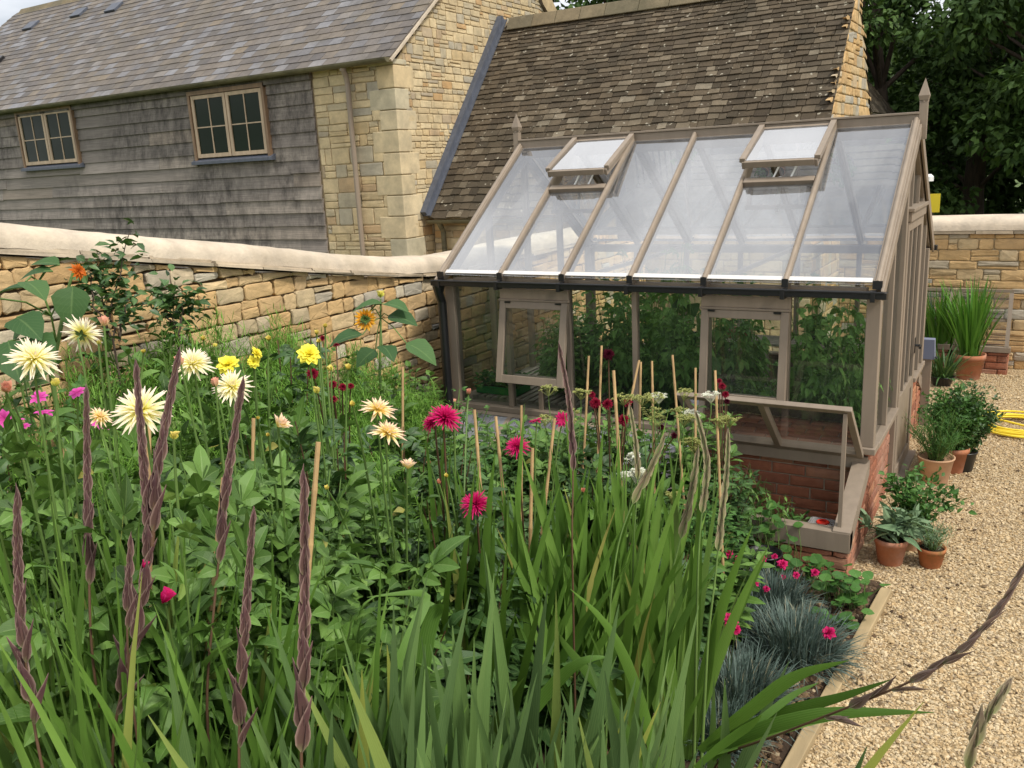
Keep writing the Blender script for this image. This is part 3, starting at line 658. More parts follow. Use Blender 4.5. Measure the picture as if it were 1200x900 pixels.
p=onroof(-30,88); mb=MB(); R=np.array([[1,0,0],dn,nn]).T; mb.box(p+nn*.06,(1.5,.9,.10),R); mb.build('rooflight_frame',MT['black'],barn,bevel=.01)
# ------------------------------------------------------------------ cottage with stone slate roof
CE=1.84; CYF=5.165; CRY,CRZ=7.48,4.66; CXR=-1.52; 
cot=thing('stone_cottage',(-4,7.4,0),'low stone outbuilding with an old mossy stone slate roof behind the greenhouse','outbuilding')
mb=MB(); mb.bb(BX+.03,CXR-.008,CYF+.128,9.75,-.1,CE-.05); mb.raw([[CXR-.03,CYF+.14,CE-.06],[CXR-.03,9.75,CE-.06],[CXR-.03,CRY,CRZ-.08],[BX,CYF+.14,CE-.06],[BX,9.75,CE-.06],[BX,CRY,CRZ-.08]],[[0,3,5,2],[1,2,5,4]]); mb.raw([[CXR-.008,CYF+.14,CE-.06],[CXR-.008,9.75,CE-.06],[CXR-.008,CRY,CRZ-.08]],[[0,1,2]])
mb.build('wall_core',MT['mortar'],cot)
mb=MB(); stones(mb,(0,CYF+.12,0),(1,0,0),(0,0,1),(0,-1,0),BX+.03,CXR,0,CE-.02,(.10,.18),(.16,.4),.04,.006,.010,.011,rseed=31); mb.build('front_wall',MT['barnstone'],cot)
cs=(CRZ-CE)/(CRY-CYF)
mb=MB(); stones(mb,(CXR,0,0),(0,1,0),(0,0,1),(1,0,0),CYF+.12,9.78,0,lambda u:min(CE+cs*(u-CYF),CRZ-cs*(u-CRY))-.13,(.10,.18),(.16,.4),.05,.006,.012,.011,rseed=32); mb.build('gable_wall',MT['wall'],cot)
mb=MB(); tile_roof(mb,BX+.1,CXR+.03,CYF-.12,CE-.10,CRY,CRZ+.0,lambda t:.135-.06*t,(.10,.24),.018,.012,seed=41,rough=.010,lap=1.6); mb.build('stone_slate_roof',MT['stoneslate'],cot)
mb=MB(); mb.raw([[BX,CRY,CRZ],[CXR,CRY,CRZ],[CXR,9.95,CE-.1],[BX,9.95,CE-.1]],[[0,1,2,3]]); mb.build('rear_roof',MT['stoneslate'],cot)
mb=MB(); r=np.random.default_rng(6); x=BX+.25
while x<CXR:
    L=r.uniform(.35,.55); b=min(x+L,CXR); mb.prism([[x+.005,CRY-.17,CRZ-.10],[x+.005,CRY-.05,CRZ+.10],[x+.005,CRY+.05,CRZ+.10],[x+.005,CRY+.17,CRZ-.10]],(0,0,0),(b-x-.01,0,0)); x+=L
mb.build('ridge_stones',MT['ridgestone'],cot,bevel=.015)
mb=MB(); mb.beam((BX+.055,CYF-.14,CE-.03),(BX+.055,CRY+.02,CRZ+.12),.10,.10); mb.beam((BX+.12,CYF-.14,CE-.055),(BX+.12,CRY+.02,CRZ+.085),.09,.02); mb.build('lead_flashing',MT['lead'],cot)
mb=MB(); P=[[0,math.cos(t)*.055,math.sin(t)*.055] for t in th8]; mb.prism(P,(BX+.1,CYF-.10,CE-.12),(CXR,CYF-.10,CE-.12)); mb.build('gutter',MT['gutter'],cot)
mb=MB(); mb.tube([(BX+.28,CYF-.1,CE-.15),(BX+.28,CYF+.0,CE-.3),(BX+.28,CYF+.03,.1)],.04,10); mb.build('downpipe',MT['gutter'],cot)
# small roof further back
sh=thing('far_outbuilding',(-1.6,12.5,0),'small dark roofed outbuilding just showing past the end of the mossy roof','outbuilding')
q1=onp(986,88,1,12.9); q2=onp(1024,132,1,12.9); q0=onp(940,60,1,12.9)
mb=MB(); mb.bb(-7,q2[0]-.25,12.95,15.6,0,q2[2]-.05); mb.build('wall',MT['barnstone'],sh)
mb=MB(); r=np.random.default_rng(44)
rx0,rz0,rx1,rz1=-6.0,q1[2]+(q1[0]+6.0)*-0+.0,q2[0],q2[2]-.05
d_=unit([q1[0]-q2[0],0,q1[2]-q2[2]]); nn_=np.array([-d_[2],0,d_[0]]); nn_=nn_ if nn_[2]>0 else -nn_; Ls=3.4; s_=0
while s_<Ls:
    y=12.7
    while y<15.7:
        L=r.uniform(.15,.3); c=np.array([q2[0],0,q2[2]])+d_*(s_+.09)+nn_*(.02+.01*r.random()); mb.box((c[0],y+L/2,c[2]),(.20,L-.01,.022),np.array([d_,[0,1,0],nn_]).T@roty(-.10)); y+=L
    s_+=.125
mb.build('roof',MT['stoneslate'],sh)
e=np.array([q2[0],0,q2[2]])+d_*Ls
mb=MB(); mb.raw([[q2[0],12.8,q2[2]-.02],[e[0],12.8,e[2]-.02],[e[0]-3,12.8,q2[2]-.02],[q2[0],15.6,q2[2]-.02],[e[0],15.6,e[2]-.02],[e[0]-3,15.6,q2[2]-.02]],[[0,1,2],[3,5,4],[0,3,4,1],[1,4,5,2]]); mb.build('gable_and_underside',MT['barnstone'],sh)
# ------------------------------------------------------------------ trees
def make_tree(name,x,y,H,rad,nclump,nleaf,seed,label,group=None,low=.12,ls=.17):
    r=np.random.default_rng(seed)
    t=thing(name,(x,y,-.03),label,'tree',group)
    mb=MB(); zt=np.linspace(0,H*.75,8); tp=np.stack([x+.25*np.sin(zt*.5+seed),y+.2*np.cos(zt*.4+seed),zt-.03],-1)
    mb.tube(tp,np.linspace(.26,.05,8)*(H/9),9)
    cs_=[]
    for i in range(nclump):
        u=r.random(); z=H*(low+(1-low)*u); rr=rad*(math.sin(PI*min(1,(u*.8+.16)))**.6)*math.sqrt(r.random())
        a=r.uniform(0,2*PI); cs_.append([x+rr*math.cos(a),y+rr*math.sin(a),z])
        if i<26:
            q=tp[min(7,int(u*6)+1)]; e=np.array(cs_[-1]); mid=(q+e)/2+np.array([0,0,.25]); mb.tube([q,mid,e],[.07,.045,.02],5)
    mb.build('trunk',MT['oldwood'],t,smooth=True)
    cs_=np.array(cs_); idx=r.integers(0,nclump,nleaf); cr=r.uniform(.45,1.0,nclump)*rad*.34
    d=unit(r.normal(size=(nleaf,3))); rad_=cr[idx]*r.random(nleaf)**.4
    pos=cs_[idx]+d*rad_[:,None]*np.array([1.15,1.15,.62])
    tpl=leaf_tpl(2,.62,.45,.2,.3)
    lb=MB(); dirn=unit(d+r.normal(size=(nleaf,3))*.7+np.array([0,0,-.35])); nr=unit(r.normal(size=(nleaf,3))*.6+np.array([0,0,1])+d*.5)
    scatter(lb,tpl,pos,dirn,nr,r.uniform(.6,1.3,nleaf)*ls)
    lb.build('crown',MT['tree'],t); return t
make_tree('broadleaf_tree',-2.6,16.5,8.6,2.6,70,26000,1,'tall dark leafy tree right behind the end of the mossy roof')
make_tree('broadleaf_tree',1.6,15.5,8.2,2.9,75,26000,2,'broad dark tree with a bare trunk showing above the rear wall coping',low=.28)
make_tree('broadleaf_tree',4.6,17.0,8.5,3.0,70,20000,3,'dark tree at the right edge of the view above the rear wall')
make_tree('broadleaf_tree',-.6,21.5,10.5,3.4,70,20000,4,'taller dark tree further back between the two nearer trees',ls=.22)
make_tree('broadleaf_tree',-9.5,18.5,10.2,3.6,60,12000,5,'dark tree showing as a sliver above the ridge between the two stone roofs',ls=.24)
make_tree('broadleaf_tree',3.0,24.5,11,4.2,60,16000,6,'furthest tree closing the gap behind the broad dark tree',ls=.26)
for i,(x,y,H,rd) in enumerate([(-5.5,27,7,3.2),(1.5,28,7,3.4),(6.5,25,7.5,3.2),(9.5,22,7.5,3.0),(-1.8,26,6,3.0)]):
    make_tree('broadleaf_tree',x,y,H,rd,60,11000,20+i,'distant dark leafy tree closing the background behind the nearer trees','distant trees behind the rear wall',low=.03,ls=.30)
# yellow sign and white box behind wall
sg=thing('yellow_sign',(onp(1093,236,1,6.3)[0],6.3,0),'plain yellow board on a post showing above the rear wall beside the greenhouse gable','sign')
p=onp(1092,237,1,6.3); mb=MB(); mb.bb(p[0]-.10,p[0]+.09,6.28,6.30,p[2]-.12,p[2]+.10); m,nt,out=newmat('yellow_board'); finish(nt,out,(.62,.50,.03),.5); mb.build('board',m,sg)
mb=MB(); mb.bb(p[0]-.02,p[0]+.02,6.302,6.34,0,p[2]+.05); mb.build('post',MT['oldwood'],sg)
p=onp(1087,209,1,6.6); mb=MB(); mb.tube([(p[0],6.6,0),(p[0],6.6,p[2]-.03)],.02,8,1); mb.tube([(p[0],6.6,p[2]-.035),(p[0],6.6,p[2]+.02),(p[0],6.6,p[2]+.05)],[.07,.07,.04],12)
m,nt,out=newmat('white_plastic'); finish(nt,out,(.7,.7,.68),.4); MT['whiteplastic']=m
tag(mb.build('lamp_post',[m,MT['oldwood']]),'small white capped post above the yellow sign','post')
p=onp(956,0,1,0)
# ------------------------------------------------------------------ greenhouse
GL,GW,HE,HR,HS=3.09,2.45,1.645,2.60,.64
B=GL/6; RYc=GW/2
gh=thing('greenhouse',(-GL/2,GW/2,0),'taupe timber framed greenhouse with hazy glass roof, open vents and brick base','greenhouse')
T=MT['taupe']
mb=MB(); mb.bb(-GL+.02,-.02,.03,.09,-.05,.598); mb.bb(-GL+.02,-.02,GW-.10,GW-.02,-.05,.598); mb.bb(-GL+.02,-GL+.1,.09,GW-.1,-.05,.598); mb.bb(-.09,-.02,.09,.93,-.05,.598); mb.bb(-.09,-.02,1.88,GW-.1,-.05,.598); mb.build('wall_core',MT['brickmortar'],gh)
mb=MB(); bk=dict(ch=(.0745,.0755),wd=(.212,.226),dep=.03,jit=.002,rise=.006,gap=.010,rag=0,bondbrick=True)
stones(mb,(0,.02,0),(1,0,0),(0,0,1),(0,-1,0),-GL,.0,-.0,.59,rseed=1,**bk)
stones(mb,(-.005,0,0),(0,1,0),(0,0,1),(1,0,0),.02,.93,0,.59,rseed=2,**bk)
stones(mb,(-.005,0,0),(0,1,0),(0,0,1),(1,0,0),1.88,GW,0,.59,rseed=3,**bk)
stones(mb,(-GL,0,0),(0,1,0),(0,0,1),(-1,0,0),0,GW,0,.59,rseed=4,**bk)
stones(mb,(0,GW,0),(1,0,0),(0,0,1),(0,1,0),-GL,0,0,.59,rseed=5,**bk)
mb.build('brick_base',MT['brick'],gh)
mb=MB(); mb.bb(-GL-.045,.045,-.065,.075,.60,HS); mb.build('front_sill',T,gh,bevel=.004)
mb=MB(); mb.bb(-GL-.045,.045,GW-.075,GW+.065,.60,HS); mb.build('rear_sill',T,gh,bevel=.004)
for a,b in ((.078,.95),(1.86,GW-.078)):
    mb=MB(); mb.bb(-.085,.048,a,b,.602,HS-.001); mb.build('gable_sill',T,gh,bevel=.004)
mb=MB(); mb.bb(-GL-.048,-GL+.085,.078,GW-.078,.602,HS-.001); mb.build('gable_sill',T,gh,bevel=.004)
for x in (-GL,0):
    for y in (0,GW):
        sx=1 if x<0 else -1; sy=1 if y==0 else -1
        mb=MB(); mb.bb(x-sx*.03,x+sx*.05,y-sy*.035,y+sy*.045,HS,HE-.04); mb.build('corner_post',T,gh,bevel=.004)
for y,nm in ((0,'eaves_beam'),(GW,'eaves_beam')):
    mb=MB(); mb.bb(-GL+.051,-.051,y-.03,y+.03,HE-.085,HE-.02); mb.build(nm,T,gh,bevel=.003)
vents=[1,4]
for y in (0,GW):
    for i in range(1,6):
        x=-GL+i*B; mb=MB(); mb.bb(x-.018,x+.018,y-.028,y+.028,HS,HE-.086); mb.build('glazing_bar',T,gh,bevel=.003)
# side vents in the front
def xz(mb,x0,x1,z0,z1,R,o,t,dy=0):
    mb.box(np.asarray(o)+np.asarray(R)@np.array([(x0+x1)/2-o[0],dy,(z0+z1)/2-o[2]]),(x1-x0,t,z1-z0),R)
for k,ang in ((1,-.20),(4,-.10)):
    x0=-GL+k*B-.028; x1=x0+B+.056
    mb=MB(); mb.bb(x0,x1,-.062,-.031,1.485,HE-.088); mb.bb(x0-.004,x1+.004,-.078,-.031,1.47,1.484); mb.build('vent_head',T,gh,bevel=.003)
    mb=MB(); mb.bb(x0+.048,x1-.048,-.031,.02,.855,.895); mb.build('vent_transom',T,gh)
    R=rotx(ang); o=np.array([x0,-.055,1.468])
    mb=MB(); zb,zt=.86,1.466
    xz(mb,x0+.004,x0+.056,zb,zt,R,o,.036); xz(mb,x1-.056,x1-.004,zb,zt,R,o,.036); xz(mb,x0+.056,x1-.056,zt-.052,zt,R,o,.034); xz(mb,x0+.056,x1-.056,zb,zb+.06,R,o,.034)
    v=mb.build('side_vent',T,gh,bevel=.003)
    mb=MB(); xz(mb,x0+.05,x1-.05,zb+.05,zt-.05,R,o,.004); mb.build('pane',MT['glass'],v)
    mb=MB()
    for q in (.13,.87): mb.box((x0+(x1-x0)*q,-.080,1.462),(.045,.012,.010))
    mb.build('hinge',MT['black'],v)
    # lower mullion below the vent
    mb=MB(); mb.bb((x0+x1)/2-.016,(x0+x1)/2+.016,-.02,.02,HS,.855)
    if k==1: mb.build('lower_mullion',T,gh)
mb=MB()
for i in range(6):
    a=-GL+i*B+.018; b=a+B-.036
    if i in vents: mb.bb(a,b,-.002,.002,HS+.001,.856)
    else: mb.bb(a,b,-.002,.002,HS+.001,HE-.086)
mb.build('front_panes',MT['glass'],gh)
mb=MB()
for i in range(6): a=-GL+i*B+.018; mb.bb(a,a+B-.036,GW-.002,GW+.002,HS+.001,HE-.086)
mb.build('rear_panes',MT['glass'],gh)
# roof
rs=(HR-HE)/(RYc+.10); ry=lambda y:HE+rs*(y+.10) if y<=RYc else HE+rs*(GW-y+.10)
for side in (0,1):
    Y=(lambda y:y) if side==0 else (lambda y:GW-y)
    for i in range(7):
        x=-GL+i*B+(.0 if 0<i<6 else (-.015 if i==0 else .015))
        w=.034 if 0<i<6 else .05
        a=np.array([x,Y(-.095),ry(-.095)+.0]); b=np.array([x,Y(RYc-.022),ry(RYc-.022)])
        if side==0 and False: pass
        mb=MB(); mb.beam(a+[0,0,.004],b+[0,0,.004],w,.032); 
        mb.tube([a+[0,0,.022],b+[0,0,.022]],.016,8)
        mb.beam(a+[0,.03 if side==0 else -.03,-.038],b+[0,0,-.038],.026,.05)
        o=mb.build('roof_bar',T,gh,bevel=.003)
        if side==0:
            mb=MB(); mb.box(a+np.array([0,-.004,.006]),(w+.004,.014,.05)); mb.build('end_cap',MT['black'],o)
mb=MB()
for i in range(6):
    a=-GL+i*B+.014; b=a+B-.028
    for side in (0,1):
        Y=(lambda y:y) if side==0 else (lambda y:GW-y)
        y1=RYc-.03 if not(side==0 and i in vents) else .70
        P=[[a,Y(-.085),ry(-.085)-.002],[b,Y(-.085),ry(-.085)-.002],[b,Y(y1),ry(y1)-.002],[a,Y(y1),ry(y1)-.002]]
        dz_=[[0,0,rng.uniform(-.004,.004)] for _ in range(2)]; P=[np.array(P[0])+dz_[0],np.array(P[1])-dz_[0],np.array(P[2])+dz_[1],np.array(P[3])-dz_[1]]
        mb.raw(P,[[0,1,2],[0,2,3]] if side==0 else [[2,1,0],[3,2,0]])
mb.build('roof_panes',MT['roofglass'],gh)
mb=MB()
for i in range(6):
    a=-GL+i*B+.017; b=a+B-.034; z=ry(-.06)+.004; mb.beam(((a+b)/2-(b-a)/2,-.065,z),((a+b)/2+(b-a)/2,-.065,z),.035,.006,up=unit([0,-rs,1]))
m,nt,out=newmat('white_roof_edge'); finish(nt,out,(.62,.60,.57),.4); mb.build('drip_strip',m,gh)
# ridge, finials, gutter
mb=MB(); mb.bb(-GL-.03,.03,RYc-.022,RYc+.022,HR-.11,HR+.035); mb.bb(-GL-.03,.03,RYc-.034,RYc+.034,HR+.036,HR+.052); mb.bb(-GL-.028,.028,RYc-.030,RYc+.030,HR-.035,HR-.022); mb.build('ridge_board',T,gh,bevel=.003)
for x in (-GL-.055,.055):
    mb=MB(); mb.bb(x-.025,x+.025,RYc-.025,RYc+.025,HR-.13,HR+.11)
    mb.lathe([(.030,HR+.112),(.030,HR+.122),(.026,HR+.125)],(x,RYc,0),4,R=None)
    q=.027; z0,z1,z2=HR+.125,HR+.155,HR+.27
    mb.raw([[x-q,RYc-q,z0],[x+q,RYc-q,z0],[x+q,RYc+q,z0],[x-q,RYc+q,z0],[x-q*1.25,RYc-q*1.25,z1],[x+q*1.25,RYc-q*1.25,z1],[x+q*1.25,RYc+q*1.25,z1],[x-q*1.25,RYc+q*1.25,z1],[x,RYc,z2]],[[0,1,5,4],[1,2,6,5],[2,3,7,6],[3,0,4,7]])
    mb.raw([[x-q*1.25,RYc-q*1.25,z1],[x+q*1.25,RYc-q*1.25,z1],[x+q*1.25,RYc+q*1.25,z1],[x-q*1.25,RYc+q*1.25,z1],[x,RYc,z2]],[[0,1,4],[1,2,4],[2,3,4],[3,0,4]])
    mb.build('finial',T,gh)
for y in (-.125,GW+.125):
    mb=MB(); mb.bb(-GL-.07,.075,y-.035,y+.035,HE-.066,HE-.028); mb.bb(-GL-.06,.065,y-.042,y-.036,HE-.035,HE-.022)
    for i in range(7): mb.bb(-GL+i*B-.014,-GL+i*B+.014,y-.043,y+.04,HE-.083,HE-.020)
    mb.build('gutter',MT['black'],gh,bevel=.004)
mb=MB(); mb.tube([(-GL-.02,-.125,HE-.07),(-GL-.02,-.125,HE-.13),(-GL-.02,-.095,HE-.20),(-GL-.02,-.095,.02)],[.05,.034,.034,.034],12); mb.build('downpipe',MT['black'],gh)
# roof vents
for k in vents:
    x0=-GL+k*B; x1=x0+B
    mb=MB(); a=np.array([x0+.018,.71,ry(.71)+.006]); mb.beam(a,a+[B-.036,0,0],.05,.05,up=unit([0,-rs,1])); mb.build('vent_transom',T,gh,bevel=.003)
    hy,hz=RYc-.03,HR+.008; ey,ez=.700,2.372
    d=unit([0,ey-hy,ez-hz]); L=math.hypot(ey-hy,ez-hz)
    mb=MB()
    for x in (x0+.004,x1-.004):
        mb.beam((x,hy,hz+.016),(x,ey,ez+.016),.040,.032); mb.beam((x+(.008 if x==x0+.004 else -.008),hy,hz-.02),(x+(.008 if x==x0+.004 else -.008),ey,ez-.02),.022,.05)
    up=np.cross([1,0,0],d); up=up if up[2]>0 else -up
    mb.beam((x0+.022,ey+.0,ez-.01),(x1-.022,ey,ez-.01),.03,.045,up=up); mb.beam((x0+.022,hy-.01,hz-.01),(x1-.022,hy-.01,hz-.01),.03,.03,up=up)
    v=mb.build('roof_vent',T,gh,bevel=.003)
    mb=MB(); mb.raw([[x0+.02,ey-.004,ez+.016],[x1-.02,ey-.004,ez+.016],[x1-.02,hy,hz+.010],[x0+.02,hy,hz+.010]],[[0,1,2,3]]); mb.build('pane',MT['ventglass'],v)
    mb=MB()
    for x in (x0+.20,x0+.32): mb.tube([(x,.74,ry(.74)-.01),(x+.05,.80,ez-.0)],.007,6); 
    mb.tube([(x0+.24,.74,ry(.74)-.22),(x0+.26,.74,ry(.74)+.02)],.012,6); mb.build('vent_stay',MT['gutter'] if False else MT['whiteplastic'],v)
    mb=MB(); # opener frame hanging under the vent
    for x in (x0+.06,x1-.06): mb.beam((x,.76,ry(.76)-.02),(x,.68,ry(.68)-.13),.025,.03)
    mb.beam((x0+.04,.68,ry(.68)-.14),(x1-.04,.68,ry(.68)-.14),.03,.03); mb.build('inner_frame',T,v)
# gables
def gable(x,door):
    sx=1 if x==0 else -1
    for y in ([.49,.965,1.865,2.16] if door else [.61,1.225,1.84]):
        z1=ry(y)-.06; wd=.07 if door and y in (.965,1.865) else .034
        z0=0.0 if wd>.05 else HS
        mb=MB(); mb.bb(x-.028,x+.028,y-wd/2,y+wd/2,z0,z1); mb.build('door_jamb' if wd>.05 else 'gable_bar',T,gh,bevel=.003)
    for a,b in ((.05,RYc-.02),(GW-.05,RYc+.02)):
        mb=MB(); mb.beam((x,a,ry(a)-.085),(x,b,ry(b)-.085),.05,.055); mb.build('gable_rafter',T,gh)
        aa=-.11 if a<1 else GW+.11
        mb=MB(); mb.beam((x+sx*.046,aa,ry(aa)-.045),(x+sx*.046,b,ry(b)-.045),.016,.075); mb.build('bargeboard',T,gh,bevel=.003)
    if door:
        mb=MB(); mb.bb(x-.03,x+.05,1.001,1.829,1.93,1.995); mb.bb(x-.03,x+.065,.99,1.84,1.996,2.02); mb.build('door_head',T,gh,bevel=.003)
        y=RYc+.19
        for y in (1.24,1.60):
            mb=MB(); mb.bb(x-.02,x+.02,y-.016,y+.016,2.02,ry(y)-.10); mb.build('gable_bar',T,gh)
    # glass
    mb=MB()
    def g(y0,y1,z0,zf=None,z1=None):
        mb.raw([[x,y0,z0],[x,y1,z0],[x,y1,z1 if z1 else ry(y1)-.09],[x,y0,z1 if z1 else ry(y0)-.09]],[[0,1,2,3]])
    if door:
        g(.045,.93,HS); g(1.9,GW-.045,HS); g(1.0,RYc,2.02); g(RYc,1.83,2.02)
    else: g(.045,RYc,HS); g(RYc,GW-.045,HS)
    mb.build('gable_glass',MT['glass'],gh)
gable(0,True); gable(-GL,False)
y0,y1=1.003,1.827
mb=MB(); mb.bb(-.005,.033,y0,y0+.075,.03,1.925); mb.bb(-.005,.033,y1-.075,y1,.03,1.925); mb.bb(-.004,.032,y0+.075,y1-.075,1.86,1.925); mb.bb(-.004,.032,y0+.075,y1-.075,.60,.68); mb.bb(-.004,.032,y0+.075,y1-.075,.03,.13); mb.bb(.004,.022,y0+.075,y1-.075,.13,.60)
for yy in (1.28,1.55): mb.bb(.0,.028,yy-.014,yy+.014,.68,1.86)
door=mb.build('door',T,gh,bevel=.003)
mb=MB(); mb.bb(.010,.014,y0+.075,y1-.075,.68,1.86); mb.build('pane',MT['glass'],door)
mb=MB(); mb.tube([(.033,y1-.04,.92),(.075,y1-.04,.92),(.08,y1-.13,.92)],.010,8); mb.bb(.033,.038,y1-.06,y1-.02,.86,.98); mb.build('handle',MT['black'],door)
mb=MB(); mb.bb(-.06,.08,.94,1.89,0.0,.028); mb.build('threshold',T,gh)
# tie bars seen through the roof
mb=MB()
for x in (-2.06,-1.03): mb.beam((x,.04,HE-.03),(x,GW-.04,HE-.03),.02,.03)
mb.build('tie_bar',T,gh)
m,nt,out=newmat('brick_paving'); c=ramp(nt,noise(nt,6),[(.3,(.12,.08,.05)),(.7,(.2,.15,.1))]); finish(nt,out,c,.9)
mb=MB(); mb.bb(-GL+.1,-.1,.1,GW-.1,-.02,.012); mb.build('floor',m,gh)
# staging bench
m=paint_mat('grey_bench_slat',(.36,.31,.25),.7,.2); MT['slat']=m
bn=thing('slatted_bench',(-2.5,.6,0),'slatted timber staging bench inside the left end of the greenhouse','bench')
mb=MB(); x=-3.0
while x<-1.95: mb.bb(x,x+.042,.08,2.32 if x<-2.5 else .75,.655,.672); x+=.064
mb.build('slats',MT['slat'],bn)
mb=MB()
for y in (.09,.7): mb.bb(-3.0,-1.95,y,y+.03,.61,.654)
mb.bb(-3.0,-2.5,2.28,2.31,.61,.654); mb.build('rail',MT['slat'],bn)
for x,y in ((-2.99,.1),(-1.99,.1),(-1.99,.70),(-2.99,2.27),(-2.52,2.27)):
    mb=MB(); mb.bb(x,x+.04,y,y+.04,.0,.61); mb.build('leg',MT['slat'],bn)
bn=thing('potting_shelf',(-1,2.1,0),'slatted shelf along the back of the greenhouse carrying terracotta pots','shelf')
mb=MB(); y=1.98
while y<2.33: mb.bb(-2.3,-.15,y,y+.05,.80,.82); y+=.065
mb.build('slats',MT['slat'],bn)
for x in (-2.28,-1.2,-.2):
    mb=MB(); mb.bb(x,x+.04,2.0,2.04,.0,.80); mb.build('leg',MT['slat'],bn)
# ------------------------------------------------------------------ cold frames
def cold_frame(x0,x1,front,label,mid,openlid,seed):
    """attached along the greenhouse; front=True on the -y side"""
    s=-1 if front else 1; yb=-.01 if front else GW+.01; D=.575; yf=yb+s*D
    t=thing('cold_frame',((x0+x1)/2,(yb+yf)/2,0),label,'cold frame')
    zf,zb=.29,.555
    mb=MB(); stones(mb,(0,yf,0),(1,0,0),(0,0,1),(0,s,0),x0,x1,-.02,.165,rseed=seed,**bk)
    if front or True:
        stones(mb,(x1,0,0),(0,1,0),(0,0,1),(1,0,0),min(yf,yb),max(yf,yb),-.02,lambda u:.165+(zb-.10-.165)*(1-abs(u-yb)/D),rseed=seed+1,**bk)
    mb.build('brick_wall',MT['brick'],t)
    ys=sorted((yf-s*.02,yf-s*.09)); mb=MB(); mb.bb(x0+.01,x1-.02,ys[0],ys[1],-.05,.17); 
    for xa,xb in ((x1-.10,x1-.02),(x0+.01,x0+.09)):
        P=[[xa,yf-s*.02,-.05],[xa,yb,-.05],[xa,yb,zb-.10],[xa,yf-s*.02,.165]]; mb.prism(P,(0,0,0),(xb-xa,0,0))
    mb.build('wall_core',MT['brickmortar'],t)
    mb=MB(); ys=sorted((yf+s*.012,yf-s*.075)); mb.bb(x0,x1+.012,ys[0],ys[1],.168,zf); mb.build('front_rail',T,t,bevel=.004)
    for xa,xb in ((x1-.085,x1+.012),)+(((x0,x0+.06),) if not mid else ()):
        P=[[xa,yf-s*.078,.172],[xa,yb,.172+(zb-zf)],[xa,yb,zb],[xa,yf-s*.078,zf+.012]]
        P=[[xa,yf+s*.010,.170],[xa,yb,.46],[xa,yb,zb],[xa,yf+s*.010,zf+.008]]
        mb=MB(); mb.prism(P,(0,0,0),(xb-xa,0,0)); mb.build('sloping_side',T,t,bevel=.004)
    mb=MB(); ys=sorted((yb,yb+s*.035)); mb.bb(x0,x1,ys[0],ys[1],.50,.575); mb.build('back_rail',T,t)
    # lid
    n=3; lw=(x1-x0)/ (3 if not mid else 1)
    def lid(xa,xb,ang,bars=1,gl='lidglass'):
        hz=zb+.03; a0=math.atan2(zf-zb,D); L=D/math.cos(a0)+.02; a=a0+ang
        d=np.array([0,s*math.cos(a),math.sin(a)]); up=np.array([0,-s*math.sin(a),math.cos(a)])
        hy=yb+s*.04; h=lambda x,q,o=0:np.array([x,hy,hz])+d*q+up*o
        mb=MB()
        for x in np.linspace(xa+.02,xb-.02,bars+1): mb.beam(h(x,0),h(x,L),.038,.034,up=up)
        mb.beam(h(xa,L-.02,.0),h(xb,L-.02,.0),.045,.030,up=up); mb.beam(h(xa,.02,.001),h(xb,.02,.001),.045,.030,up=up)
        l=mb.build('lid',T,t,bevel=.003)
        mb=MB(); P=[h(xa+.02,.03,.010),h(xb-.02,.03,.010),h(xb-.02,L-.03,.010),h(xa+.02,L-.03,.010)]; mb.raw(P,[[0,3,2,1] if front else [0,1,2,3]]); mb.build('pane',MT[gl],l)
        if ang>0:
            mb=MB()
            for x in (xb-.035,): mb.beam((x,yf-s*.03,zf),h(x,L-.03,-.015),.022,.022,up=(1,0,0))
            mb.build('prop_stick',T,l)
        return h
    return t,lid
cfR,lidR=cold_frame(-1.60,-.0,True,'brick cold frame with its glazed lid propped open against the greenhouse front','',False,51)
lidR(-1.05,-.02,1.155,2,'glass')
lidR(-1.59,-1.06,0,1,'lidglass')
cfL,lidL=cold_frame(-GL+.05,-1.62,True,'brick cold frame with a closed glazed lid with sky reflection painted in as haze, below the left side vent','',False,61)
lidL(-3.02,-1.63,.0,3,'lidglass')
cfB,lidB=cold_frame(-GL+.05,-.0,False,'closed cold frame on the far side of the greenhouse seen through its glass','',False,71)
lidB(-3.0,-.02,.0,6,'lidglass')
# soil inside the front cold frames
tag(grid_sheet('cold_frame_soil',-GL+.1,-.09,-.49,-.01,30,8,lambda x,y:.06+.01*np.sin(x*23)+.006*np.sin(y*40),MT['soil']))
# clear plastic box with a red disc
m,nt,out=newmat('clear_plastic'); a=N(nt,'ShaderNodeBsdfTransparent'); b=N(nt,'ShaderNodeBsdfGlossy',Roughness=.15); d=N(nt,'ShaderNodeBsdfDiffuse'); d.inputs[0].default_value=(.5,.5,.5,1)
m1=N(nt,'ShaderNodeMixShader',Fac=.25); m2=N(nt,'ShaderNodeMixShader',Fac=.35); nt.links.new(a.outputs[0],m1.inputs[1]); nt.links.new(b.outputs[0],m1.inputs[2]); nt.links.new(m1.outputs[0],m2.inputs[1]); nt.links.new(d.outputs[0],m2.inputs[2]); nt.links.new(m2.outputs[0],out.inputs[0]); MT['plastic']=m
bx=thing('plastic_box',(-.185,-.30,.06),'small lidded clear plastic box with a red disc on top inside the open cold frame','box')
x0,x1,ya,yb_=-.275,-.11,-.42,-.25
mb=MB()
for (a,b,c,d) in ((x0,x1,ya,ya+.003),(x0,x1,yb_-.003,yb_),(x0,x0+.003,ya,yb_),(x1-.003,x1,ya,yb_)): mb.bb(a,b,c,d,.075,.20)
mb.bb(x0,x1,ya,yb_,.072,.076); mb.build('tub',MT['plastic'],bx)
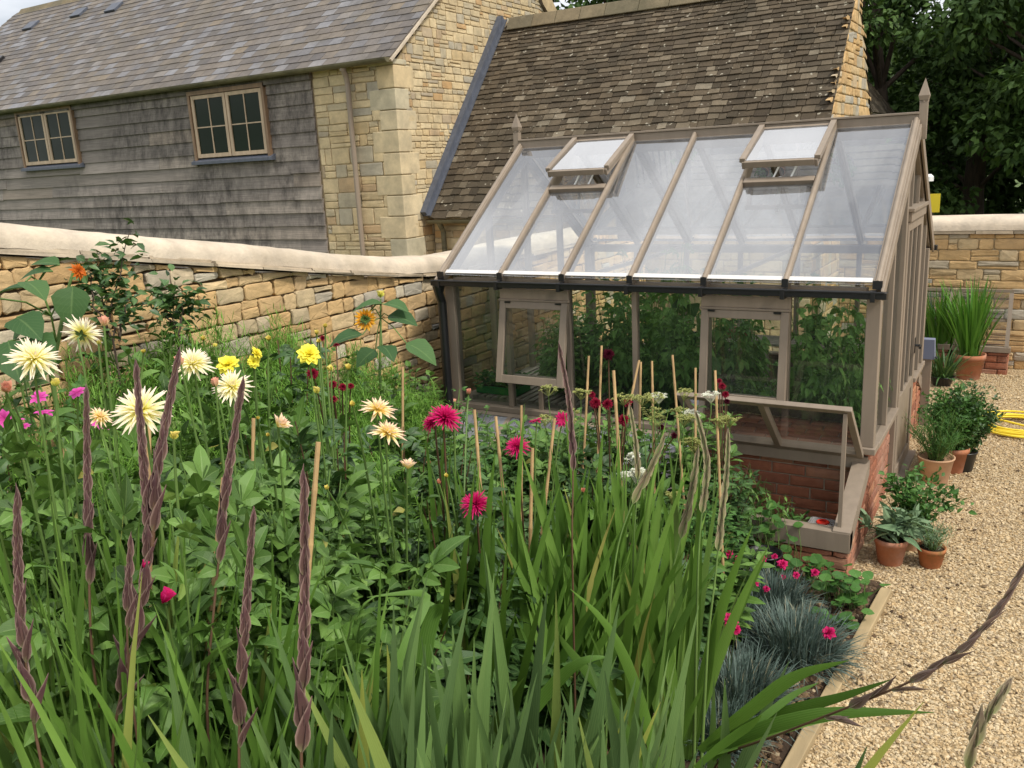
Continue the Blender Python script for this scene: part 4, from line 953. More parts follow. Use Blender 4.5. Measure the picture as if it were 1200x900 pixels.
mb=MB(); mb.bb(x0-.006,x1+.006,ya-.006,yb_+.006,.201,.216); mb.bb(x0+.01,x1-.01,ya+.01,yb_-.01,.216,.226); l=mb.build('lid',MT['plastic'],bx,bevel=.003)
m,nt,out=newmat('red_plastic'); finish(nt,out,(.72,.035,.02),.35); MT['red']=m
mb=MB(); cx_,cy_=(x0+x1)/2,(ya+yb_)/2; mb.lathe([(.0,.236),(.034,.236),(.038,.232),(.038,.2265)],(cx_,cy_,0),24); 
mb.build('disc',m,l)
mb=MB(); mb.bb(cx_-.018,cx_+.018,cy_-.005,cy_+.005,.2365,.242); m,nt,out=newmat('dark_red'); finish(nt,out,(.25,.01,.01),.4); mb.build('disc_grip',m,l)
mb=MB(); mb.bb(x0+.008,x1-.008,ya+.008,yb_-.008,.08,.15); mb.build('compost',MT['soil'],bx)
# ------------------------------------------------------------------ rear lean-to frames on the right
def wall_frame(x0,x1,label,seed):
    t=thing('wall_cold_frame',((x0+x1)/2,5.1,0),label,'cold frame')
    yb=5.21; zt=.86; yf0=4.98; zf=.30; ys=4.92
    mb=MB(); stones(mb,(0,ys,0),(1,0,0),(0,0,1),(0,-1,0),x0,x1,-.02,.24,rseed=seed,**bk); stones(mb,(x1,0,0),(0,1,0),(0,0,1),(1,0,0),ys,yb,-.02,.24,rseed=seed+1,**bk); mb.bb(x0,x1-.02,ys+.03,yb,-.02,.24); mb.build('brick_base',MT['brick'],t)
    mb=MB(); mb.bb(x0-.01,x1+.02,ys-.02,ys+.07,.242,zf); mb.build('sill',T,t,bevel=.003)
    a=np.array([0,ys+.02,zf]); b=np.array([0,yb-.06,zt])
    for x in (x0+.02,x1-.02):
        mb=MB(); mb.beam(a+[x,0,0],b+[x,0,0],.04,.03,up=(0,-1,.3)); mb.build('stile',T,t)
    mb=MB(); mb.beam(b+[x0,0,.01],b+[x1,0,.01],.04,.03); mb.beam((a+b)/2+[x0+.042,0,-.02],(a+b)/2+[x1-.042,0,-.02],.02,.02); mb.build('top_rail',T,t)
    mb=MB(); mb.raw([a+[x0+.03,.01,0],a+[x1-.03,.01,0],b+[x1-.03,.01,0],b+[x0+.03,.01,0]],[[0,1,2,3]]); mb.build('pane',MT['glass'],t)
    return t
fx=lambda px,y:onp(px,345,1,y)[0]
wall_frame(fx(1122,5.0),fx(1188,5.0),'lean-to wall frame with brick base standing against the rear stone wall behind the tall potted leaves',81)
wall_frame(fx(1040,5.0),fx(1116,5.0),'lean-to wall frame partly hidden behind the greenhouse corner',83)
# ------------------------------------------------------------------ plant kit
def gz(x,y):
    return float(bed_h(x,y)) if x<float(kx(y)) and y<-.59 else (.0 if x>-3.1 else .01)
def ell(mb,c,r,n=8,k=5,m=0,R=None):
    prof=[(max(math.sin(t),.02)*r[0],math.cos(t)*r[1]) for t in np.linspace(PI,0,k+1)]
    mb.lathe(prof,c,n,m,R)
LF=leaf_tpl(5,.52,.40,.30,.30,.9,serr=.13); LF3=leaf_tpl(3,.52,.42,.30,.30)
PET=leaf_tpl(2,.03,.5,.2,.15)
I3=np.eye(3)
def pinnate(l,full=True):
    P=[(PET,I3,(0,0,0),.5),(l,I3,(0,.42,-.02),.58)]
    for s in (1,-1):
        P.append((l,rotz(s*.95)@roty(-s*.15),(0,.42,-.02),.42))
        if full: P.append((l,rotz(s*1.15)@roty(-s*.15),(0,.22,0),.33))
    return join_tpl(P)
DL,DL3=pinnate(LF),pinnate(LF3,False)
def axes_from(n): 
    n=unit(n); a=unit(np.cross(n,[.3,.9,.1])); b=np.cross(n,a); return a,b,n
def bloom(mb,c,axis,R,rings,wide,fold=.7,droop=.05,pet=3,peak=.45,m=0,jit=.12,seed=0,e0=-.25,e1=1.35,shr=.55,pw=.8):
    r=np.random.default_rng(seed); a,b,n=axes_from(axis); tpl=leaf_tpl(pet,wide,peak,fold,droop,pw)
    pos=[];d=[];up=[];sc=[]
    for k in range(len(rings)):
        f=k/max(1,len(rings)-1); e=e0+(e1-e0)*f; cnt=rings[k]; ph=r.uniform(0,6)
        for i in range(cnt):
            t=ph+2*PI*(i+r.uniform(-.2,.2))/cnt; ee=e+r.normal(0,jit)
            rad=a*math.cos(t)+b*math.sin(t); dd=rad*math.cos(ee)+n*math.sin(ee)
            pos.append(np.asarray(c)+rad*R*.04); d.append(dd); up.append(n*math.cos(ee)-rad*math.sin(ee)); sc.append(R*(1-(1-shr)*f)*r.uniform(.85,1.08))
    scatter(mb,tpl,np.array(pos),np.array(d),np.array(up),np.array(sc),m)
def stem_curve(p0,p1,lean=.3,n=7,sag=None):
    p0=np.asarray(p0,float);p1=np.asarray(p1,float); t=np.linspace(0,1,n)[:,None]
    mid=(p0+p1)/2; mid[:2]=p0[:2]*.35+p1[:2]*.65; mid+=rng.normal(0,.015,3)
    return (1-t)**2*p0+2*t*(1-t)*mid+t*t*p1
def leafy_plant(h,rad,nst,npair,ls,tpl,seed,up=.35,low=.15,mat=None,stemmat='stem',droop=0,sr=.006,curl=.5):
    """returns (foliage mesh, stem mesh) at origin"""
    r=np.random.default_rng(seed); fm=MB(); sm=MB(); pos=[];d=[];n=[];sc=[]
    for i in range(nst):
        a=2*PI*i/nst+r.uniform(-.4,.4); q=rad*r.uniform(.25,.95); hh=h*r.uniform(.72,1.0)
        p0=np.array([.04*math.cos(a),.04*math.sin(a),-.03]); p2=np.array([q*math.cos(a),q*math.sin(a),hh]); p1=np.array([p2[0]*.35,p2[1]*.35,hh*.6])
        t=np.linspace(0,1,7)[:,None]; pts=(1-t)**2*p0+2*t*(1-t)*p1+t*t*p2; sm.tube(pts,np.linspace(sr,sr*.45,7),5,cap=False)
        for j in range(npair):
            tt=low+(1-low)*(j+r.uniform(0,.6))/npair; tt=min(tt,1); c=(1-tt)**2*p0+2*tt*(1-tt)*p1+tt*tt*p2
            a2=a+j*PI/2+r.uniform(-.5,.5)
            for s_ in (0,PI):
                an=a2+s_; el=up*r.uniform(.2,1.6)-droop+ (.5*(tt>.93))
                dd=np.array([math.cos(an)*math.cos(el),math.sin(an)*math.cos(el),math.sin(el)])
                pos.append(c);d.append(dd);n.append(np.array([r.normal(0,.35)-dd[0]*math.sin(el),r.normal(0,.35)-dd[1]*math.sin(el),1])); sc.append(ls*r.uniform(.6,1.2)*(1-.35*tt**3))
    scatter(fm,tpl,np.array(pos),np.array(d),np.array(n),np.array(sc))
    return fm.mesh('foliage',MT[mat]),sm.mesh('stems',MT[stemmat])
def put(me,name,parent):
    o=bpy.data.objects.new(name,me); COL.objects.link(o); o.parent=parent; return o
def feathery(h,rad,n,seed,mat='fern',L=.050,w=.0042,nst=24):
    r=np.random.default_rng(seed); fm=MB(); sm=MB(); B_=[];Z=[]
    for i in range(nst):
        a=r.uniform(0,2*PI); q=rad*math.sqrt(r.random()); hh=h*r.uniform(.6,1.0)*(1-.25*(q/rad)**2); p0=np.array([.3*q*math.cos(a),.3*q*math.sin(a),-.02]); p2=np.array([q*math.cos(a),q*math.sin(a),hh])
        t=np.linspace(0,1,6)[:,None]; p1=np.array([p0[0],p0[1],hh*.6]); sm.tube((1-t)**2*p0+2*t*(1-t)*p1+t*t*p2,np.linspace(.004,.0012,6),4,cap=False)
        k=n//nst; t=(r.uniform(.03,1,k)**.6)[:,None]; c=(1-t)**2*p0+2*t*(1-t)*p1+t*t*p2; B_.append(c+r.normal(0,.06,(k,3))*(1-.45*t)*np.array([1,1,.6]))
    B_=np.vstack(B_); k=len(B_)
    ribbons(fm,B_,r.uniform(0,2*PI,k),r.uniform(.5,1.9,k),r.uniform(-.4,.9,k),L*r.uniform(.6,1.5,k),w*r.uniform(.7,1.5,k),2,0)
    return fm.mesh('foliage',MT[mat]),sm.mesh('stems',MT['stem'])
def swords(mb,x,y,z,nf,per,Lr,w,rad,seed,bend=.35,tilt=.18,maxth=.5,aim=None,segs=9,face=.6):
    r=np.random.default_rng(seed)
    for i in range(nf):
        a=r.uniform(0,2*PI); q=rad*math.sqrt(r.random()); bx=x+q*math.cos(a); by=y+q*math.sin(a)
        fa=(math.atan2(Rt[1],Rt[0])+r.normal(0,face)) if aim is None else aim+r.normal(0,.25)
        n=per; s=np.linspace(-1,1,n)+r.normal(0,.12,n); az=np.where(s>0,fa,fa+PI)
        ribbons(mb,np.stack([bx+s*.018*np.cos(fa),by+s*.018*np.sin(fa),np.full(n,z)],-1),az+r.normal(0,.12,n),np.abs(s)*maxth*r.uniform(.5,1.1,n)+tilt*r.normal(0,.35,n),r.uniform(-.1,1,n)*bend,r.uniform(*Lr,n)*(1-.28*np.abs(s)),w*r.uniform(.75,1.15,n),segs,.16,True,roll=r.normal(0,.35,n))
# ------------------------------------------------------------------ proto foliage
PR={}
def proto(key,fn,*a,**k):
    PR[key]=fn(*a,**k)
for s in range(3):
    proto(('dahlia',s),leafy_plant,1.0,.34,9,9,.21,DL,100+s,mat='dahlia')
    proto(('dark',s),leafy_plant,1.0,.34,9,9,.22,DL,110+s,mat='dahliadark',stemmat='darkstem')
    proto(('fern',s),feathery,1.0,.34,9500,120+s)
for s in range(3): proto(('big',s),leafy_plant,1.0,.34,8,7,.30,DL,160+s,mat='dahlia')
proto(('mixed',0),leafy_plant,1.0,.30,12,14,.10,DL3,130,mat='herb')
proto(('mixed',1),leafy_plant,1.0,.30,12,14,.12,LF3,131,mat='dahlia')
CROWD='leafy plants filling the flower bed'
KL={'big':('dahlia_plant','broad leaved green dahlia plant without open flowers near the front of the bed','plant'),'dahlia':('dahlia_plant','leafy green dahlia plant without open flowers in the crowded bed','plant'),
    'dark':('dahlia_plant','dark leaved dahlia plant without open flowers in the crowded bed','plant'),
    'fern':('feathery_plant','fine feathery green plant growing among the dahlias','plant'),
    'mixed':('bushy_plant','small leaved bushy green plant packed between the dahlias','plant')}
def fill(kind,px,d,pytop,rad=.34,label=None,var=None):
    p=at(px,pytop,d); g=gz(p[0],p[1]); h=max(p[2]-g,.25)
    nm,lb,ct=KL[kind]; t=thing(nm,(p[0],p[1],g),label or lb,ct,None if label else 'filler: '+lb.split(' growing')[0].split(' without')[0].split(' packed')[0])
    if 'group' in t: t['group']=lb.split(' without')[0].split(' growing')[0].split(' packed')[0]+'s'
    nv=2 if kind=='mixed' else 3; v=int(rng.integers(0,nv)) if var is None else var
    f,s=PR[(kind,v)]
    for me,n_ in ((f,'foliage'),(s,'stems')): put(me,n_,t)
    t.scale=(rad/.34,rad/.34,h); t.rotation_euler=(0,0,float(rng.uniform(0,6.28)))
    return t
def wd_(px): return float(np.interp(px,[0,150,300,400,525],[4.2,4.9,5.7,6.4,7.5]))
for px,py,k in [(190,375,'fern'),(255,368,'fern'),(310,372,'fern'),(360,392,'fern'),(410,410,'fern'),(145,385,'mixed'),(60,400,'mixed'),(120,392,'fern'),(175,398,'mixed'),(235,388,'fern'),(285,380,'fern'),(335,400,'fern'),(385,425,'mixed'),(430,440,'fern'),(470,448,'mixed'),(505,470,'mixed')]:
    fill(k,px,wd_(px)-.42+.12*math.sin(px),py-24,.38)
for px,py,k in [(190,412,'fern'),(290,415,'fern'),(345,425,'fern'),(400,445,'fern'),(60,455,'fern'),(15,440,'dahlia'),(150,430,'fern'),(210,425,'mixed'),(265,440,'mixed'),(320,425,'dark'),(370,450,'fern'),(425,468,'mixed'),(470,470,'fern'),(520,487,'mixed'),(555,520,'mixed')]:
    fill(k,px,max(wd_(px)-1.25,3.1) if px<520 else 5.7,py-34,.38)
for px,d,py,k in [(-15,2.9,470,'dark'),(45,3.1,500,'fern'),(105,3.3,490,'fern'),(160,3.5,490,'dahlia'),(230,3.5,470,'dahlia'),(300,3.7,465,'dark'),(350,3.9,480,'dahlia'),(410,4.1,500,'fern'),(460,4.3,500,'dark'),(515,4.4,520,'dark'),(570,4.7,540,'mixed'),
    (35,2.7,515,'fern'),(60,2.5,540,'fern'),(560,5.4,490,'mixed'),(600,5.35,488,'mixed'),(640,5.3,490,'mixed'),(520,5.3,500,'dahlia'),(680,5.2,480,'mixed'),(575,4.9,512,'mixed'),(600,5.0,500,'mixed'),(640,5.0,500,'dahlia'),(545,4.9,505,'mixed'),(20,2.45,560,'fern'),(85,2.5,585,'big'),(150,2.6,560,'big'),(215,2.75,545,'big'),(285,2.9,540,'big'),(345,3.0,560,'big'),(405,3.2,560,'dahlia'),(465,3.3,590,'dark'),
    (110,2.0,690,'big'),(250,2.2,660,'big'),(330,2.35,640,'big'),(400,2.5,650,'big'),(440,2.8,690,'dark'),
    (600,4.2,600,'dark'),(555,3.8,640,'dark'),(650,3.9,640,'dark'),(540,3.2,735,'dark'),(640,3.4,725,'dark'),
    (620,5.3,510,'mixed'),(665,5.1,478,'mixed'),(705,5.0,476,'mixed'),(745,5.0,470,'mixed'),(785,5.0,478,'mixed'),(825,5.0,480,'mixed'),
    (640,4.5,560,'dahlia'),(690,4.5,530,'dark'),(735,4.4,540,'mixed'),(785,4.4,560,'mixed'),(830,4.45,560,'mixed'),(842,4.2,640,'mixed'),(780,4.0,640,'dark'),(700,3.9,650,'dark')]:
    fill(k,px,d,py,.30 if d<3 else .34)
# ------------------------------------------------------------------ flowering dahlias
def flower_plant(label,name,px,d,kind,top,flowers,rad=.28,cat='plant'):
    p=at(px,top,d); g=gz(p[0],p[1]); h=max(p[2]-g,.3)
    t=thing(name,(p[0],p[1],g),label,cat)
    if kind:
        f,s=PR[(kind,int(rng.integers(0,2)))]
        for me,n_ in ((f,'foliage'),(s,'stems')):
            o=put(me,n_,t); o.scale=(rad/.34,rad/.34,h); o.rotation_euler=(0,0,float(rng.uniform(0,6.28)))
    for fl in flowers:
        ty,fx_,fy_,fd=fl[:4]; R=fl[4]; ax=np.asarray(fl[5],float) if len(fl)>5 and fl[5] is not None else None
        c=at(fx_,fy_,fd); toC=unit(C-c)
        if ax is None: ax=unit(toC*.75+np.array([0,0,.75])+rng.normal(0,.18,3))
        else: ax=unit(Rt*ax[0]+Up*ax[1]-Fw*ax[2])
        base=np.array([p[0]+(c[0]-p[0])*.35,p[1]+(c[1]-p[1])*.35,g+min(h*.55,max(c[2]-g-.15,.1))])
        sm=MB(); e=c-ax*R*.10; k1=c-ax*R*.9-np.array([0,0,.05]); tt=np.linspace(0,1,8)[:,None]
        pts=(1-tt)**2*base+2*tt*(1-tt)*(k1*.75+.25*(base+[0,0,(k1-base)[2]]))+tt*tt*e; pts[-2]=pts[-1]-ax*R*.35
        sm.tube(pts,np.linspace(.0048,.0030,8),6); 
        fs=int(rng.integers(0,9999)); sd=FL_STEM.get(ty,'stem'); 
        so=sm.build('flower_stem',MT[sd],t,smooth=True)
        mb=MB(); FLOW[ty](mb,c,ax,R,fs); mb.build(FNAME.get(ty,'flower_head'),FM[ty],so)
        m2=MB(); bloom(m2,c-ax*R*.12,-ax,R*.34,[6],.5,.3,0,e0=.2,e1=.2) if ty in ('cream','apricot','magenta','yellow','sunback','cosmos') else None
        if m2.V: m2.build('calyx',MT['stem'],so)
    return t
FL_STEM={'magenta':'darkstem','crimson':'darkstem','maroon':'darkstem'}
FNAME={'bud':'bud','pbud':'bud','halfbud':'opening_bud'}
def f_cactus(mb,c,a,R,s,n=(15,16,16,15,13,11,9,7),w=.155): bloom(mb,c,a,R,n,w,.95,-.08,3,.42,seed=s,shr=.42,e0=-.3,e1=1.45)
FLOW={'cream':lambda mb,c,a,R,s:f_cactus(mb,c,a,R,s),
 'apricot':lambda mb,c,a,R,s:f_cactus(mb,c,a,R,s,(13,14,14,12,10,8),.20),
 'magenta':lambda mb,c,a,R,s:f_cactus(mb,c,a,R,s,(20,22,22,20,18,16,12,9),.13),
 'yellow':lambda mb,c,a,R,s:bloom(mb,c,a,R,[9,10,9,8,6,5],.52,.30,.05,4,.66,seed=s,shr=.35,e0=-.1,e1=1.3,pw=.4),
 'crimson':lambda mb,c,a,R,s:bloom(mb,c,a,R,[12,13,12,10,8,6],.34,.6,.0,3,.6,seed=s,shr=.4,e0=-.5,e1=1.4),
 'maroon':lambda mb,c,a,R,s:bloom(mb,c,a,R,[12,14,14,12,10,8,6],.30,.8,.0,3,.6,seed=s,shr=.45,e0=-.8,e1=1.4),
 'pinkopen':lambda mb,c,a,R,s:bloom(mb,c,a,R,[11,10],.36,.3,.1,3,.6,seed=s,e0=0,e1=.35,shr=.8),
 'pink':lambda mb,c,a,R,s:bloom(mb,c,a,R,[8,8,8,6,5],.65,.35,.1,3,.75,seed=s,shr=.5,e0=-.1,e1=1.3,jit=.25,pw=.4),
 'cosmos':lambda mb,c,a,R,s:bloom(mb,c,a,R,[8],.62,.2,.1,3,.75,seed=s,e0=.15,e1=.15,pw=.4),
 'sun':lambda mb,c,a,R,s:(bloom(mb,c,a,R,[16,15],.26,.3,.15,3,.45,seed=s,e0=.05,e1=.25,shr=.92),bloom(mb,c,a,R*.5,[12,10],.3,.3,.0,2,.5,m=1,seed=s,e0=.9,e1=1.3)),
 'rust':lambda mb,c,a,R,s:bloom(mb,c,a,R,[14,13,9],.34,.3,.2,3,.5,seed=s,e0=.1,e1=.8,shr=.7),
 'sunback':lambda mb,c,a,R,s:(bloom(mb,c,a,R,[17,16],.28,.3,.25,3,.45,seed=s,e0=.0,e1=.25,shr=.92),bloom(mb,c-a*.012,-a,R*.55,[14,12,8],.34,.3,-.1,2,.4,m=1,seed=s,e0=.25,e1=1.2)),
 'bud':lambda mb,c,a,R,s:bloom(mb,c-a*R*.7,a,R*1.7,[5,5,4],.85,.9,.0,4,.5,seed=s,e0=1.1,e1=1.45,shr=.85,jit=.05),
 'pbud':lambda mb,c,a,R,s:bloom(mb,c-a*R*.7,a,R*1.7,[7,6,5],.7,.9,-.2,4,.5,seed=s,e0=.95,e1=1.4,shr=.85,jit=.12),
 'halfbud':lambda mb,c,a,R,s:bloom(mb,c-a*R*.5,a,R*1.8,[9,8,8,6],.38,.9,-.1,3,.5,seed=s,e0=.7,e1=1.4,shr=.8,jit=.12)}
FM={'rust':MT['rust'],'cream':MT['cream'],'apricot':MT['apricot'],'magenta':MT['magenta'],'yellow':MT['yellow'],'crimson':MT['crimson'],'maroon':MT['maroon'],'pinkopen':MT['pink'],'pink':MT['pink'],'cosmos':MT['cosmos'],'sun':[MT['orange'],MT['oldwood']],'sunback':[MT['orange'],MT['stem']],'bud':MT['bud'],'pbud':MT['pinkbud'],'halfbud':MT['apricot']}
flower_plant('cream spiky dahlia at the left edge, its lemon centre facing forward','dahlia_plant',30,2.25,'dahlia',470,[('cream',40,420,2.2,.066),('pbud',7,456,2.15,.018),('bud',65,449,2.3,.015,(.1,1,.1))])
flower_plant('cream dahlia seen from behind near the wall shrub, with a round apricot bud beside it','dahlia_plant',105,2.6,'dahlia',470,[('cream',97,391,2.6,.064,(.1,.5,-.7)),('pbud',122,378,2.55,.019,(0,1,.1)),('bud',116,402,2.6,.010,(.2,1,0)),('bud',168,412,2.7,.009)])
flower_plant('cream spiky dahlia with the largest flower, behind the tall purple gladiolus buds','dahlia_plant',175,2.0,'dahlia',560,[('cream',165,481,1.95,.070),('apricot',117,488,2.1,.030,(.5,.6,.4)),('bud',204,511,2.0,.014,(.2,1,.2))])
flower_plant('pair of overlapping cream dahlias beneath the small yellow flower','dahlia_plant',245,2.6,'dahlia',500,[('cream',226,426,2.6,.064),('cream',272,453,2.55,.062),('pbud',211,424,2.5,.018,(-.2,1,.3)),('pbud',252,449,2.5,.018,(-.2,1,.3))])
flower_plant('yellow dahlia with one flat lemon flower and two more half hidden to its right','dahlia_plant',285,3.3,'dahlia',470,[('yellow',267,427,3.2,.045),('yellow',301,414,3.3,.030,(.7,.5,.2)),('yellow',297,424,3.3,.026,(.2,.2,.8)),('bud',238,397,3.2,.013),('bud',252,405,3.2,.011,(0,1,0)),('bud',315,397,3.3,.013)])
flower_plant('yellow dahlia with one full lemon flower and buds rising in front of the stone wall','dahlia_plant',375,3.3,'dark',480,[('yellow',362,415,3.2,.050),('bud',371,458,3.1,.017,(.2,1,.2)),('bud',387,432,3.3,.017,(-.4,.8,.2)),('bud',408,431,3.3,.015),('bud',381,382,3.6,.013),('bud',374,400,3.5,.012),('bud',371,390,3.5,.012)])
flower_plant('two creamy apricot dahlias one above the other left of the magenta flowers','dahlia_plant',455,3.0,'dahlia',560,[('apricot',443,480,2.8,.064,(.25,.85,.25)),('apricot',454,507,2.75,.062,(.3,.8,.2)),('halfbud',478,546,2.75,.020,(.1,1,.2)),('bud',413,474,2.8,.012),('bud',383,572,2.6,.010)])
flower_plant('dahlia with a single half opened yellow bud on a tall bare stem','dahlia_plant',320,2.7,'dahlia',540,[('halfbud',328,497,2.65,.024,(.6,.6,.2)),('bud',314,510,2.7,.008),('bud',302,490,2.7,.008)])
flower_plant('magenta spiky dahlia with the widest flower, left of the cluster of canes','dahlia_plant',520,3.1,'dark',560,[('magenta',522,489,2.95,.060,(.3,.7,.5)),('magenta',505,495,3.0,.040,(-.5,.3,.3)),('pbud',533,470,3.0,.008,(0,1,0)),('pbud',549,460,4.2,.020)])
flower_plant('magenta spiky dahlia flowering low in front of the sword leaves','dahlia_plant',560,3.2,'dark',640,[('magenta',557,590,3.0,.056),('bud',523,558,3.0,.010),('pbud',514,565,3.0,.010),('pbud',503,543,3.1,.010)])
flower_plant('magenta round dahlia with a smaller ragged bloom above right, by the bench end','dahlia_plant',615,3.7,'dark',600,[('magenta',606,523,3.5,.054),('pinkopen',628,493,3.6,.034,(-.2,1,.1)),('pinkopen',659,491,3.7,.036,(-.2,.1,.9)),('pbud',683,575,3.4,.012)])
flower_plant('blackish maroon round dahlia high among the canes','dahlia_plant',715,4.9,'dark',520,[('maroon',713,415,4.8,.040,(-.1,.2,.9))])
flower_plant('dark crimson dahlia with a tight cluster of four blooms','dahlia_plant',715,4.6,'dark',520,[('crimson',698,472,4.5,.036),('crimson',711,473,4.45,.034),('crimson',735,471,4.5,.032),('crimson',730,492,4.4,.034),('crimson',694,462,4.6,.022),('maroon',775,500,4.5,.022),('maroon',790,510,4.5,.024)])
flower_plant('dark crimson dahlia with a column of small blooms against the right side vent','dahlia_plant',848,4.9,'dark',540,[('crimson',846,452,4.85,.026),('crimson',850,462,4.85,.024),('crimson',843,446,4.9,.020),('maroon',852,470,4.8,.02)])
flower_plant('feathery pink cosmos with five flat blooms at the left edge','cosmos_plant',55,2.9,'fern',500,[('cosmos',45,466,2.7,.030,(0,.6,.5)),('cosmos',52,483,2.65,.028,(.1,.9,.3)),('cosmos',90,460,2.8,.030,(0,.7,.5)),('cosmos',15,493,2.6,.034,(0,.9,.2)),('cosmos',5,490,2.5,.026),('cosmos',28,500,2.6,.022,(0,.8,.3)),('cosmos',118,495,2.6,.03,(.4,.5,.5))])
flower_plant('small flowered crimson cosmos near the middle of the wall','cosmos_plant',390,4.6,'fern',450,[('crimson',367,437,4.0,.030),('crimson',390,450,4.2,.024),('crimson',402,453,4.2,.026),('crimson',411,452,4.3,.02),('crimson',391,467,4.0,.022),('crimson',378,396,4.9,.024,(0,.7,.5)),('crimson',394,404,4.9,.022,(0,.9,.3))])
# ------------------------------------------------------------------ sunflowers and big leaves
SL_=leaf_tpl(6,.86,.32,.22,.35,.8,serr=.06)
def big_leaf_plant(label,name,stems,leaves,flowers,mat='sun',parts=None):
    """stems: list of px lists [(px,py,d)..]; leaves: (px,py,d,size,(right,up,toward))"""
    a=stems[0][-1]; b=at(*a); g=gz(b[0],b[1]); t=thing(name,(b[0],b[1],g),label,'plant')
    sm=MB()
    for st in stems:
        pts=[at(*q) for q in st]
        if st is stems[0]: pts.append(np.array([pts[-1][0],pts[-1][1],g-.02]))
        P=np.array(pts[::-1]); sm.tube(P,np.linspace(.011,.005,len(P)) if st is stems[0] else .004,7)
    fm=MB()
    for (px,py,d,s,v) in leaves:
        c=at(px,py,d); v=unit(Rt*v[0]+Up*v[1]-Fw*v[2]); 
        nn=unit(np.array([0,0,1.])*.9-Fw*.18+rng.normal(0,.15,3)); scatter(fm,SL_,[c],[v],[nn],s)
        a_=min(range(len(P)),key=lambda i:abs(P[i][2]-c[2]+.05)); sm.tube([P[a_],(P[a_]+c)/2+[0,0,.02],c],.0035,5)
    sm.build('stem',MT['stem'],t,smooth=True); fm.build('leaves',MT[mat],t)
    for fl in flowers:
        ty,px,py,d,R,ax=fl; c=at(px,py,d); ax=unit(Rt*ax[0]+Up*ax[1]-Fw*ax[2]); mb=MB(); FLOW[ty](mb,c,ax,R,int(rng.integers(99))); mb.build('flower_head',FM[ty],t)
    return t
big_leaf_plant('orange sunflower turned away beside a closed green head, near the drainpipe','sunflower',
  [[(446,350,5.2),(446,390,5.2),(445,440,5.2)],[(432,366,5.15),(440,362,5.15),(446,372,5.2)]],
  [(448,356,5.15,.18,(-1,.05,.2)),(450,356,5.2,.17,(1,.0,.5)),(455,370,5.2,.19,(1,-.05,.4)),(425,392,5.1,.20,(-.9,-.05,.4)),(476,402,5.1,.22,(.95,-.35,.3)),(448,405,5.1,.15,(.5,-.3,.6)),(440,410,5.2,.16,(-.6,-.4,.6))],
  [('sunback',428,374,5.1,.068,(-.1,.15,-.9)),('bud',446,345,5.2,.03,(0,1,0))])
big_leaf_plant('large leaved sunflower with a rust orange head against the wall at the far left','sunflower',
  [[(86,318,3.4),(78,345,3.4),(72,380,3.4),(60,440,3.4)],[(45,330,3.3),(60,370,3.3),(66,400,3.4)]],
  [(70,310,3.35,0.111,(-.9,.25,.2)),(86,335,3.3,0.162,(.05,-1,.4)),(62,318,3.3,0.119,(-1,.0,.4)),(40,338,3.2,0.145,(-1,.1,.3)),(30,330,3.2,0.128,(.9,-.3,.5)),(48,370,3.2,0.136,(-.7,-.5,.5)),(20,372,3.1,0.153,(.8,-.3,.6)),(38,395,3.1,0.145,(.7,-.5,.6)),(60,390,3.2,0.145,(-.6,-.6,.6)),(10,400,3.0,0.170,(.5,-.6,.6)),(0,350,3.0,0.153,(-.5,-.3,.7))],
  [('rust',92,318,3.35,.036,(.85,.25,.35))])
# wall shrubs
def shrub(label,name,st,nl,ls,seed,mat='shrub',spread=.06,flow=None):
    b=at(*st[0][0]); g=gz(b[0],b[1]); t=thing(name,(b[0],b[1],g),label,'plant'); sm=MB(); fm=MB(); r=np.random.default_rng(seed)
    for q in st:
        P=np.array([at(*z) for z in q]); 
        if q is st[0]: P=np.vstack([[P[0][0],P[0][1],g-.02],P])
        T=np.linspace(0,1,len(P)); tt=np.linspace(0,1,12); Pn=np.stack([np.interp(tt,T,P[:,i]) for i in range(3)],-1); Pn[1:-1]+=r.normal(0,.006,(10,3))
        sm.tube(Pn,np.linspace(.007,.002,12),5)
        n=nl; u=r.uniform(.25,1,n)**.8; c=np.stack([np.interp(u,tt,Pn[:,i]) for i in range(3)],-1)+r.normal(0,spread,(n,3))*(1-.5*u[:,None])
        d=rdir(n,-.4,.8); scatter(fm,LF3,c,d,unit(rdir(n,.1,1)+[0,0,.5]),ls*r.uniform(.6,1.3,n))
    sm.build('stems',MT['oldwood'],t); fm.build('foliage',MT[mat],t); return t
shrub('leafy shrub with a long shoot rising above the pale coping at the left','wall_shrub',[[(135,400,4.3),(128,365,4.35),(140,320,4.4),(152,272,4.4)],[(125,390,4.3),(118,340,4.4),(115,300,4.4)],[(130,395,4.3),(108,350,4.3),(105,310,4.35)],[(140,400,4.3),(145,370,4.3),(150,345,4.4)]],95,.060,3,spread=.07)
shrub('darker small shrub against the stone wall right of the tall shoot','wall_shrub',[[(208,400,4.7),(203,370,4.7),(205,330,4.75)],[(207,400,4.7),(193,360,4.7),(190,345,4.75)],[(208,400,4.7),(215,360,4.7),(228,350,4.75)]],90,.062,4,spread=.07)
